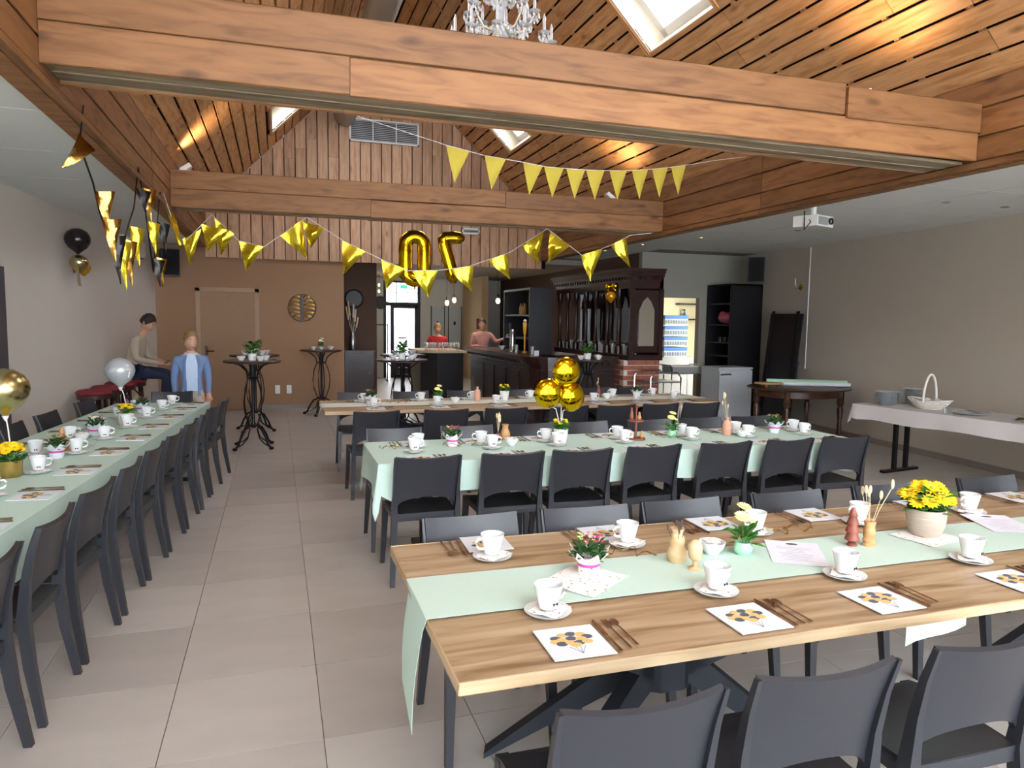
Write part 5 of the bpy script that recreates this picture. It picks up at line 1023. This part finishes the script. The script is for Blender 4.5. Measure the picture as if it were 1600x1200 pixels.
t = thing('serving_board', 'wooden serving board on round feet on the oval table', 'board', (6.72, 8.6, .765), R(-20)); MB().lathe([(0, .04), (.2, .04), (.21, .05), (.2, .062), (0, .062)], 30, cap=False, sq=.6).build('board', TURN_M, t)
for a in (0, 2.1, 4.2): MB().lathe([(.02, 0), (.024, .02), (.018, .04)], 12, (.13*math.cos(a), .08*math.sin(a), 0)).build('foot', TURN_R, t)
# buffet things
zq = T+.004
PLT = MB().lathe([(.06, 0), (.075, .003), (.12, .014), (.125, .016), (.075, .007), (0, .006)], 32, cap=False).mesh('plate', PORC, 60)
for s, (x, y, n) in enumerate(((6.66, 6.46, 14), (6.9, 6.6, 12), (7.12, 6.5, 16))):
    for k in range(n): tag(put(PLT, 'dinner_plate', None, (x+random.uniform(-.003, .003), y+random.uniform(-.003, .003), zq+.0105*k)), 'white plate in the %s stack on the buffet, %s from the bottom' % (('left', 'middle', 'right')[s], ORD[k] if k < 12 else ('thirteenth', 'fourteenth', 'fifteenth', 'sixteenth')[k-12]), 'plate', 'plates in the %s buffet stack' % ('left', 'middle', 'right')[s])
t = thing('wicker_basket', 'white wicker trug basket with tall hoop handle on the buffet', 'basket', (6.83, 6.02, zq), R(-75))
for i in range(6):
    k = i/5; MB().tube([((.13+.1*k)*math.cos(6.2832*q/24), (.08+.06*k)*math.sin(6.2832*q/24), .006+.075*k+.03*k*abs(math.cos(6.2832*q/24))) for q in range(25)], .007, 6).build('weave_ring', M('white_wicker', 'E4E0D6', .7, var=.1), t)
for q in range(16):
    a = 6.2832*q/16; MB().tube([(.1*math.cos(a), .06*math.sin(a), .004), (.17*math.cos(a), .1*math.sin(a), .04), (.235*math.cos(a), .145*math.sin(a), .085+.03*abs(math.cos(a)))], .005, 5).build('stake', MATS['white_wicker'], t)
MB().lathe([(0, .006), (.13, .006)], 24, cap=False, sq=.62).build('base', MATS['white_wicker'], t)
MB().tube([(0, .14*math.cos(R(a)), .08+.3*math.sin(R(a))) for a in range(0, 181, 15)], .012, 8).build('handle', MATS['white_wicker'], t)
tag(wavy(.3, .2, .001, .012, 4).build('floral_napkin', FLOR, None, (6.83, 6.04, zq+.07), .4), 'crumpled floral napkins inside the white wicker basket', 'napkin')
t = thing('glass_platter', 'clear oval glass platter on the buffet', 'platter', (6.88, 5.55, zq), R(15)); MB().lathe([(.1, 0), (.16, .004), (.22, .02), (.222, .024), (.16, .009), (0, .006)], 32, cap=False, sq=.7).build('platter', GLW, t)
t = thing('serving_tongs', 'black serving tongs lying on the glass platter', 'tongs', (6.88, 5.55, zq+.026), R(60))
for s in (-1, 1): MB().tube([(-.14, 0, .006), (0, s*.014, .008), (.1, s*.02, .004), (.13, s*.012, .003)], .005, 6, flat=.5).build('tong_arm', BLK, t)
tag(MB().lathe([(.016, 0), (.02, .05), (.018, .05), (.014, .004), (0, .004)], 16, cap=False).build('small_glass', GLW, None, (6.66, 5.68, zq)), 'small clear glass at the edge of the glass platter', 'glass')
t = thing('cake_stand', 'gold cake stand of biscuits at the right picture edge', 'cake stand', (6.98, 4.86, zq)); MB().lathe([(.05, 0), (.05, .006), (.012, .012), (.012, .1), (.11, .108), (.112, .116), (0, .114)], 24).build('stand', M('brass', 'C2A14A', .25, 1.), t)
mb = MB(); r = random.Random(8)
for k in range(24): a = r.uniform(0, 6.28); q = .08*math.sqrt(r.random()); mb.ball((q*math.cos(a), q*math.sin(a), .125+.03*r.random()), (.024, .024, .01), 8, 5)
mb.build('biscuits', M('biscuit', 'B98848', .7, var=.3), t)
t = thing('biscuit_plate', 'plate of chocolate biscuits below the gold cake stand', 'plate', (6.86, 4.95, zq)); put(PLT, 'plate', t); mb = MB()
for k in range(14): a = r.uniform(0, 6.28); q = .08*math.sqrt(r.random()); mb.ball((q*math.cos(a), q*math.sin(a), .02+.02*r.random()), (.022, .022, .01), 8, 5)
mb.build('biscuits', M('choc_biscuit', '5A3A22', .7, var=.4), t)
# steel trolleys and kitchen things
def trolley(label, x, y, w_, d, rz=0):
    t = thing('steel_trolley', label, 'trolley', (x, y, 0), rz)
    for s in (-1, 1): MB().tube([(s*w_/2, -d/2, .08), (s*w_/2, -d/2, .86), (s*w_/2, -d/2+.06, .93), (s*w_/2, d/2-.06, .93), (s*w_/2, d/2, .86), (s*w_/2, d/2, .08)], .012, 8).build('side_frame', CHROME, t)
    for z in (.25, .78): MB().bb((-w_/2, -d/2, z), (w_/2, d/2, z+.02)).build('tray', SILVER, t)
    for s in (-1, 1):
        for q in (-1, 1): MB().ball((s*w_/2, q*d/2, .04), (.015, .04, .04), 10, 6).build('caster', BLK, t)
    return t
trolley('steel serving trolley in front of the brick pier', 5.42, 9.5, .5, .5, R(90)); trolley('steel serving trolley at the kitchen doorway', 6.72, 11.0, .62, .5)
t = thing('dish_crate', 'grey box of cutlery on the kitchen trolley', 'crate', (6.72, 11.0, .8)); MB().bb((-.25, -.18, 0), (.25, .18, .1)).build('box', M('crate_grey', '9FA09C', .5), t); MB().bb((-.26, -.19, .1), (.26, .19, .115)).build('rim', WHITE, t)
for k in range(4):
    t = thing('glass_rack', 'blue and white dishwasher rack in the kitchen, %s from the bottom' % ORD[k], 'rack', (7.85, 13.3, .95+.22*k), 0, 'stacked dishwasher racks')
    MB().bb((-.27, -.25, 0), (.27, .25, .13)).build('tray', M('rack_white', 'A9AEAE', .5), t); MB().bb((-.275, -.255, .13), (.275, .255, .2)).build('blue_extender', M('rack_blue', '235F98', .5), t)
    for q in range(9): MB().bb((-.24+.06*q-.018, -.258, .03), (-.24+.06*q+.018, -.25, .1)).build('slot', PLAIN('slot_grey', '6F7270', .6), t)
tag(MB().bb((-.4, -.35, 0), (.4, .35, .95)).build('dishwasher', M('dishwasher_grey', '8E897F', .5, .3), None, (7.85, 13.35, 0)), 'steel dishwasher under the blue racks in the kitchen', 'dishwasher')
for z in (1.72, 2.06): struct(MB().bb((8.5, 14.0, z), (9.2, 14.2, z+.03)).build('trim_shelf', BLK))
t = thing('spray_bottle', 'blue spray bottle on the kitchen shelf', 'bottle', (8.66, 14.08, 1.75)); MB().lathe([(.035, 0), (.04, .1), (.015, .15), (.015, .18)], 14).build('bottle', M('rack_blue', '2F6FA8', .5), t); MB().bb((-.05, -.015, .18), (.02, .015, .21)).build('trigger', BLK, t)
kl = bpy.data.lights.new('kitchen_light', 'AREA'); kl.energy = 7; kl.size = .6; kl.color = (1, .9, .68); t = thing('kitchen_lamp', 'square ceiling lamp in the kitchen', 'ceiling lamp', (7.6, 12.9, 2.58)); MB().bb((-.3, -.3, -.02), (.3, .3, .02)).build('housing', WHITE, t); ko = bpy.data.objects.new('kitchen_light', kl); COL.objects.link(ko); ko.parent = t; ko.location = (0, 0, -.03)
# conduit and cable on the right wall
tag(MB().tube([(rw(9.55)-.012, 9.55, .95), (rw(9.55)-.012, 9.55, 2.9)], .009, 8).build('wall_conduit', WHITE, None), 'white cable conduit rising up the right wall', 'conduit')
tag(MB().tube([(rw(9.7)-.03, 9.7, 1.05), (rw(9.7)-.04, 9.72, .9), (rw(9.7)-.02, 9.75, .5)], .006, 6).build('wall_cable', BLK, None), 'black cable with plug on the right wall', 'cable')
# ------------------------------------------------------------------ bar room far end: street door, pendants, facade
t = struct(MB().bb((2.84, 20.2, 0), (2.92, 20.3, 2.72)).build('door_3', BLK, ang=0))
for a, b in (((3.8, 20.2, 0), (3.88, 20.3, 2.72)), ((2.92, 20.2, 2.02), (3.8, 20.3, 2.12)), ((2.92, 20.2, 2.66), (3.8, 20.3, 2.72)), ((3.04, 20.2, 0), (3.14, 20.3, 2.05)), ((3.14, 20.2, 0), (3.8, 20.3, .55)), ((3.72, 20.2, .5), (3.8, 20.3, 2.05)), ((3.14, 20.2, 1.95), (3.8, 20.3, 2.05)), ((3.2, 20.22, 2.12), (3.22, 20.28, 2.66)), ((3.5, 20.22, 2.12), (3.52, 20.28, 2.66)), ((2.92, 20.22, 2.38), (3.8, 20.28, 2.4))): MB().bb(a, b).build('frame_bar', BLK, t, ang=0)
MB().bb((2.92, 20.25, 0), (3.8, 20.26, 2.7)).build('pane', PANE, t, ang=0)
fc = struct(MB().bb((-2, 25.5, -.1), (9, 25.7, 6)).build('wall_street_opposite', M('white_facade', 'E9ECEF', .8), ang=0)); struct(MB().bb((-4, 20.36, -.12), (11, 25.5, -.02)).build('floor_street', M('street_grey', 'A9A9A6', .9), ang=0))
fd = struct(MB().bb((3.75, 25.44, 0), (4.75, 25.5, 2.15)).build('door_4', M('white_door', 'D3D9E2', .6), ang=0)); MB().bb((4.1, 25.42, .95), (4.4, 25.44, 1.02)).build('letter_slot', BLK, fd)
for a, b in (((3.65, 25.4, 0), (3.75, 25.5, 2.25)), ((4.75, 25.4, 0), (4.85, 25.5, 2.25)), ((3.65, 25.4, 2.15), (4.85, 25.5, 2.25))): MB().bb(a, b).build('door_frame', M('white_facade', 'E9ECEF', .8), fd, ang=0)
tag(MB().bb((-.09, -.012, -.05), (.09, .012, .05)).build('exit_sign', EMIT('exit_green', '3CCB8A', 1.2), None, (3.4, 20.19, 2.55)), 'small green exit sign above the street door', 'exit sign')
for k, x in enumerate((4.2, 4.7)):
    d = struct(MB().bb((x, 20.17, 0), (x+.36, 20.2, 2.0)).build('door_%d' % (5+k), M('toilet_door', 'C9D2D6', .5), ang=0)); MB().bb((x-.02, 20.16, 0), (x, 20.2, 2.03)).build('door_frame', STEELG, d, ang=0); MB().bb((x+.36, 20.16, 0), (x+.38, 20.2, 2.03)).build('door_frame', STEELG, d, ang=0); MB().bb((x+.14, 20.16, 1.5), (x+.2, 20.17, 1.6)).build('pictogram', BLK, d)
BULB = EMIT('warm_bulb', 'FFE3B0', 14)
for k, (x, y, z) in enumerate(((3.5, 15.2, 2.02), (3.66, 15.2, 2.08), (4.25, 13.9, 2.05))):
    t = thing('pendant_bulb', 'bare glowing pendant bulb on a black cord, %s from left' % ORD[k], 'pendant lamp', (x, y, 2.8), 0, 'pendant bulbs over the bar')
    MB().tube([(0, 0, 0), (0, 0, z-2.8+.12)], .004, 6).build('cord', BLK, t); MB().lathe([(.02, 0), (.022, .07), (.01, .09)], 12, (0, 0, z-2.8+.05)).build('socket', BLK, t); MB().ball((0, 0, z-2.8), (.04, .04, .055), 14, 10).build('bulb', BULB, t)
t = thing('wall_lamp_cluster', 'cluster of small lit candle bulbs high in the passage', 'lamp', (2.35, 18.5, 2.35))
for k in range(8): MB().tube([(.09*(k % 4)-.13, 0, .45), (.09*(k % 4)-.13, 0, .16*(k//4))], .004, 5).build('wire', BLK, t); MB().ball((.09*(k % 4)-.13, 0, .16*(k//4)), (.022, .022, .035), 8, 6).build('bulb', BULB, t)
tag(MB().lathe([(0, 0), (.17, 0), (.18, .01), (.17, .02), (0, .02)], 28, cap=False).build('round_mirror', BLK, None, (2.75, 20.18, 2.1)), 'dark round disc beside the street door', 'wall disc').rotation_euler = (R(90), 0, 0)
t = thing('coat_rack', 'thin black coat rack in the passage', 'coat rack', (2.55, 19.2, 0))
for x in (-.25, .25): MB().bb((x-.015, -.015, 0), (x+.015, .015, 1.5)).build('post', BLACKM, t)
MB().bb((-.3, -.015, 1.48), (.3, .015, 1.51)).build('rail', BLACKM, t); MB().bb((-.25, -.2, .0), (-.22, .2, .03)).build('foot', BLACKM, t); MB().bb((.22, -.2, 0), (.25, .2, .03)).build('foot', BLACKM, t); MB().bb((-.2, -.05, .7), (-.12, .05, 1.42)).build('hanging_coat', PLAIN('dark_coat', '24262C', .9), t)
tag(MB().bb((-.06, -.02, -.14), (.06, .02, .14)).build('fire_call_box', M('red_box', '8A2B22', .5), None, (5.1, 18.4, 1.55)), 'dark red box on the beige wall behind the barmaid', 'box')
# ------------------------------------------------------------------ people
def person(name, label, J, clothes, hair, loc=(0, 0, 0), rz=0., look=(0, -1, 0), hs=1., rad=1.):
    """J: joints in metres. one continuous skinned body; materials by region; head with face joined in"""
    me = bpy.data.meshes.new(name); names = list(J); idx = {n: i for i, n in enumerate(names)}
    E = [('pelvis', 'waist'), ('waist', 'chest'), ('chest', 'neck'), ('neck', 'head0')]
    for s in 'lr':
        E += [('chest', 'sh'+s), ('sh'+s, 'el'+s), ('el'+s, 'wr'+s), ('wr'+s, 'pm'+s), ('pelvis', 'hip'+s), ('hip'+s, 'kn'+s), ('kn'+s, 'an'+s), ('an'+s, 'to'+s)]
    V = [Vector(J[n]) for n in names]; rr = {'pelvis': .135, 'waist': .125, 'chest': .14, 'neck': .052, 'head0': .05, 'sh': .072, 'el': .047, 'wr': .03, 'pm': .032, 'hip': .09, 'kn': .062, 'an': .042, 'to': .036}
    rads = [rr.get(n, rr.get(n[:-1], .04))*rad for n in names]; ed = [(idx[a], idx[b]) for a, b in E]
    for s in 'lr':   # five fingers rooted in the palm
        w_, p = Vector(J['wr'+s]), Vector(J['pm'+s]); d = (p-w_).normalized(); sd = d.cross(Vector((0, 0, 1)));
        sd = sd.normalized() if sd.length > .1 else Vector((1, 0, 0)); dn = d.cross(sd).normalized()
        for k in range(5):
            o = (k-1.5)*.019 if k < 4 else -.034; ln = (.06, .07, .065, .05, .045)[k]
            a = p+sd*o*rad+d*(.012 if k < 4 else -.02); b = a+d*ln*.5*rad+(sd*-.014 if k == 4 else Vector((0, 0, 0))); c = b+(d*.8+Vector((0, 0, -.5))).normalized()*ln*.5*rad
            i0 = len(V); V += [a, b, c]; rads += [.0095*rad, .009*rad, .0075*rad]; ed += [(idx['pm'+s], i0), (i0, i0+1), (i0+1, i0+2)]
    me.from_pydata(V, ed, []); o = bpy.data.objects.new('tmp', me); COL.objects.link(o)
    sk = o.modifiers.new('s', 'SKIN'); sk.use_smooth_shade = True; sk.branch_smoothing = .3
    for i, v in enumerate(me.skin_vertices[0].data): v.radius = (rads[i], rads[i]); v.use_root = (i == idx['pelvis'])
    ss = o.modifiers.new('u', 'SUBSURF'); ss.levels = 2; ss.render_levels = 2
    dg = bpy.context.evaluated_depsgraph_get(); m2 = bpy.data.meshes.new_from_object(o.evaluated_get(dg)); bpy.data.objects.remove(o)
    # head: shaped ball with brow, nose, chin, ears
    H = Vector(J['head']); f = Vector(look).normalized(); sd = f.cross(Vector((0, 0, 1))).normalized(); up = sd.cross(f).normalized()
    hb = MB(); n, m = 20, 16; hv = []
    for i in range(m+1):
        ph = math.pi*i/m
        for k in range(n):
            a = 2*math.pi*k/n; fx, sx, z = math.sin(ph)*math.cos(a), math.sin(ph)*math.sin(a), -math.cos(ph)
            R_f, R_s, R_z = .095, .074, .118
            if z < -.2: R_s *= 1-.28*(-z-.2); R_f *= 1-.06*(-z-.2)
            q = fx*R_f
            if fx > .75 and -.45 < z < .12: q += .02*max(0, 1-abs(sx)*5)*(.12-z)*1.7    # nose
            if fx > .6 and .02 < z < .3: q -= .006*max(0, 1-abs(abs(sx)-.33)*5)           # eye sockets
            if fx > .5 and z < -.75: q += .012                                             # chin
            hv.append(H+(f*q+sd*sx*R_s+up*z*R_z)*hs)
    hf = [(i*n+k, i*n+(k+1) % n, (i+1)*n+(k+1) % n, (i+1)*n+k) for i in range(m) for k in range(n)]
    hb.add(hv, hf)
    for s in (-1, 1):
        hb.ball(H+(sd*s*.076-f*.005)*hs, (.012*hs, .02*hs, .03*hs), 8, 6); hb.mi = 1; hb.ball(H+(f*.082+sd*s*.031+up*.014)*hs, .0085*hs, 8, 6); hb.mi = 3; hb.ball(H+(f*.0865+sd*s*.031+up*.014)*hs, .006*hs, 8, 6); hb.add([H+(f*q+sd*s*x+up*z)*hs for q, x, z in ((.09, .016, .034), (.086, .046, .034), (.084, .046, .041), (.09, .016, .041))], [(0, 1, 2, 3)]); hb.mi = 0
    hb.mi = 2; hb.add([H+(f*q+sd*x+up*z)*hs for q, x, z in ((.094, -.024, -.055), (.098, 0, -.052), (.094, .024, -.055), (.094, 0, -.066))], [(0, 3, 2, 1)]); hb.mi = 0
    bm = bmesh.new(); bm.from_mesh(m2)
    seg = []
    bm.faces.ensure_lookup_table()
    P = {n_: Vector(J[n_]) for n_ in names}
    def near(c):
        best = None
        for a, b in E:
            A, B = P[a], P[b]; t = max(0, min(1, (c-A).dot(B-A)/max(1e-9, (B-A).length_squared))); d = (A+(B-A)*t-c).length
            if best is None or d < best[0]: best = (d, a, b, t)
        return best
    mats = [SKIN, clothes['top'], clothes['legs'], clothes.get('shoes', BLK)]
    for fc_ in bm.faces:
        d, a, b, t_ = near(fc_.calc_center_median())
        if a == 'neck' or (b == 'neck' and t_ > .8): mi = 0
        elif b[:2] == 'pm' or (b[:2] == 'wr' and t_ > .93): mi = 0
        elif b[:2] == 'to' or (b[:2] == 'an' and t_ > .93): mi = 3
        elif b[:2] in ('kn', 'an') or b[:3] == 'hip' or (a == 'pelvis' and b == 'waist' and t_ < .25): mi = 2
        else: mi = 1
        fc_.material_index = mi; fc_.smooth = True
    hm = hb.mesh('head', [SKIN, WHITE, M('lips', 'A8655A', .5), M('iris_brow', '2C2019', .5)], 60); off = len(mats)
    bm.to_mesh(m2); bm.free()
    for q in mats + [SKIN, WHITE, MATS['lips'], MATS['iris_brow']]: m2.materials.append(q)
    b2 = bmesh.new(); b2.from_mesh(m2); nf = len(b2.faces); b2.from_mesh(hm); b2.faces.ensure_lookup_table()
    for fc_ in list(b2.faces)[nf:]: fc_.material_index += off; fc_.smooth = True
    b2.to_mesh(m2); b2.free()
    body = put(m2, name, None, loc, rz); tag(body, label, 'person')
    # hair: cap over the crown and back
    hv = []; hf = []; n, m = 20, 9
    for i in range(m+1):
        ph = 1.75*i/m
        for k in range(n):
            a = 2*math.pi*k/n; cf = math.cos(a); lim = ph*(1 if cf < .2 else 1-.42*(cf-.2)/.8)
            r = 1.14+.035*math.sin(k*3+i*2); hv.append(H+(f*math.sin(lim)*cf*.095*r-f*.004+sd*math.sin(lim)*math.sin(a)*.076*r+up*(math.cos(lim)*.122*r+.003))*hs)
    hf = [(i*n+k, i*n+(k+1) % n, (i+1)*n+(k+1) % n, (i+1)*n+k) for i in range(m) for k in range(n)]
    MB().add(hv, hf).build('hair', hair, body, ang=80)
    return body
BRH = M('dark_brown_hair', '2A1E1A', .7, var=.3, scale=80, stretch=(1, 1, 6)); BLH = M('sandy_hair', '8C6E4C', .7, var=.3, scale=80)
SWE = M('beige_knit', 'B5A796', .95, var=.12, scale=160, bump=.3); NAV = M('navy_trousers', '232B45', .85); BLZ = M('blue_blazer', '6F86B0', .85, var=.1, scale=120); CHI = M('stone_chinos', 'C2B5A6', .85); SHI = M('pale_blue_shirt', 'B7CCE6', .8)
FLO = M('rose_floral_top', 'C08A84', .8, var=.5, scale=28); REDT = M('red_top', 'B5202A', .8)
# seated man looking down at the phone in his hands; faces +x
J = dict(pelvis=(0, 0, .90), waist=(.03, 0, 1.04), chest=(.09, 0, 1.24), neck=(.16, 0, 1.40), head0=(.19, 0, 1.46), head=(.225, 0, 1.535),
         shl=(.1, .17, 1.31), ell=(.14, .22, 1.06), wrl=(.37, .07, 1.0), pml=(.43, .05, .985), shr=(.1, -.17, 1.31), elr=(.13, -.23, 1.05), wrr=(.36, -.08, .995), pmr=(.425, -.055, .98),
         hipl=(.05, .1, .87), knl=(.46, .13, .84), anl=(.42, .13, .42), tol=(.54, .13, .36), hipr=(.05, -.1, .87), knr=(.47, -.12, .82), anr=(.44, -.12, .40), tor=(.56, -.12, .34))
mx_, my_ = lw(10.97)+.25, 10.97
man = person('person', 'seated person in beige jumper and navy trousers looking down at a phone', J, dict(top=SWE, legs=NAV), BRH, (mx_, my_, .03), R(-8), (.82, -.25, -.5))
cl = MB(); cl.tube([(.11+.07*math.cos(a), .075*math.sin(a), 1.375+.02*math.cos(a)) for a in [6.2832*k/16 for k in range(17)]], .012, 8); cl.build('shirt_collar', SHI, man)
tag(MB().box((0, 0, 0), (.085, .15, .012), mat=Matrix.Rotation(R(-35), 3, 'Y')).build('phone', BLK, None, (mx_+.455, my_-.07, 1.03)), 'black phone held by the seated person in beige', 'phone')
# standing boy in open blue blazer, facing the camera
J = dict(pelvis=(0, 0, .78), waist=(0, 0, .92), chest=(0, .01, 1.10), neck=(0, .01, 1.24), head0=(0, .005, 1.29), head=(0, -.005, 1.375),
         shl=(.15, .01, 1.165), ell=(.185, .03, .94), wrl=(.18, -.03, .75), pml=(.175, -.04, .70), shr=(-.15, .01, 1.165), elr=(-.185, .03, .94), wrr=(-.18, -.03, .75), pmr=(-.175, -.04, .70),
         hipl=(.08, 0, .74), knl=(.09, -.01, .42), anl=(.09, .02, .08), tol=(.1, -.1, .04), hipr=(-.08, 0, .74), knr=(-.09, -.01, .42), anr=(-.09, .02, .08), tor=(-.1, -.1, .04))
boy = person('person', 'standing boy in open blue blazer, pale shirt and stone trousers', J, dict(top=BLZ, legs=CHI), BLH, (-.96, 9.15, 0), R(8), (.25, -1, -.12), .98, .92)
g = [[(x, -.122-.012*math.cos(x*12)-.0*z, z) for z in (.80, .88, .96, 1.04, 1.12, 1.19, 1.225)] for x in [-.062+.0155*i for i in range(9)]]
MB().shell([[(x*(1 if z < 1.15 else 1-(z-1.15)*5), y+(.06*(z-1.1)/.12 if z > 1.1 else 0)+(.012*(z < .9)), z) for x, y, z in row] for row in g], .004).build('shirt_front', SHI, boy)
for s in (-1, 1): MB().shell([[(s*(.06+.03*j/3)*(1 if z < 1.15 else 1-(z-1.15)*4), -.128+.02*j/3+(.06*(z-1.1)/.12 if z > 1.1 else 0), z) for j in range(4)] for z in (.74, .85, .95, 1.05, 1.15, 1.21)], .006).build('blazer_lapel', BLZ, boy)
MB().tube([(.062*math.cos(a), .0+.06*math.sin(a), 1.235+.012*math.sin(a)) for a in [6.2832*k/16 for k in range(17)]], .011, 8).build('shirt_collar', SHI, boy)
# two people behind the bar
J = dict(pelvis=(0, 0, .95), waist=(0, 0, 1.08), chest=(0, .0, 1.28), neck=(0, .0, 1.43), head0=(0, 0, 1.48), head=(0, -.01, 1.57),
         shl=(.17, 0, 1.36), ell=(.3, -.05, 1.2), wrl=(.47, -.12, 1.28), pml=(.53, -.13, 1.3), shr=(-.17, 0, 1.36), elr=(-.21, -.02, 1.1), wrr=(-.12, -.2, 1.12), pmr=(-.08, -.24, 1.13),
         hipl=(.09, 0, .9), knl=(.1, 0, .5), anl=(.1, .02, .08), tol=(.1, -.1, .04), hipr=(-.09, 0, .9), knr=(-.1, 0, .5), anr=(-.1, .02, .08), tor=(-.1, -.1, .04))
person('person', 'person in rose floral top reaching for the beer tap behind the bar', J, dict(top=FLO, legs=NAV), BRH, (4.12, 14.6, 0), R(-10), (-.2, -1, -.1))
J2 = {k: (v[0]*.95, v[1], v[2]*.93) for k, v in J.items()}; J2.update(ell=(.2, .02, 1.02), wrl=(.14, -.16, .98), pml=(.1, -.2, .98))
person('person', 'person in red top standing behind the glass-covered counter', J2, dict(top=REDT, legs=NAV), BLH, (3.25, 15.0, 0), R(-10), (.1, -1, -.1), .95, .95)
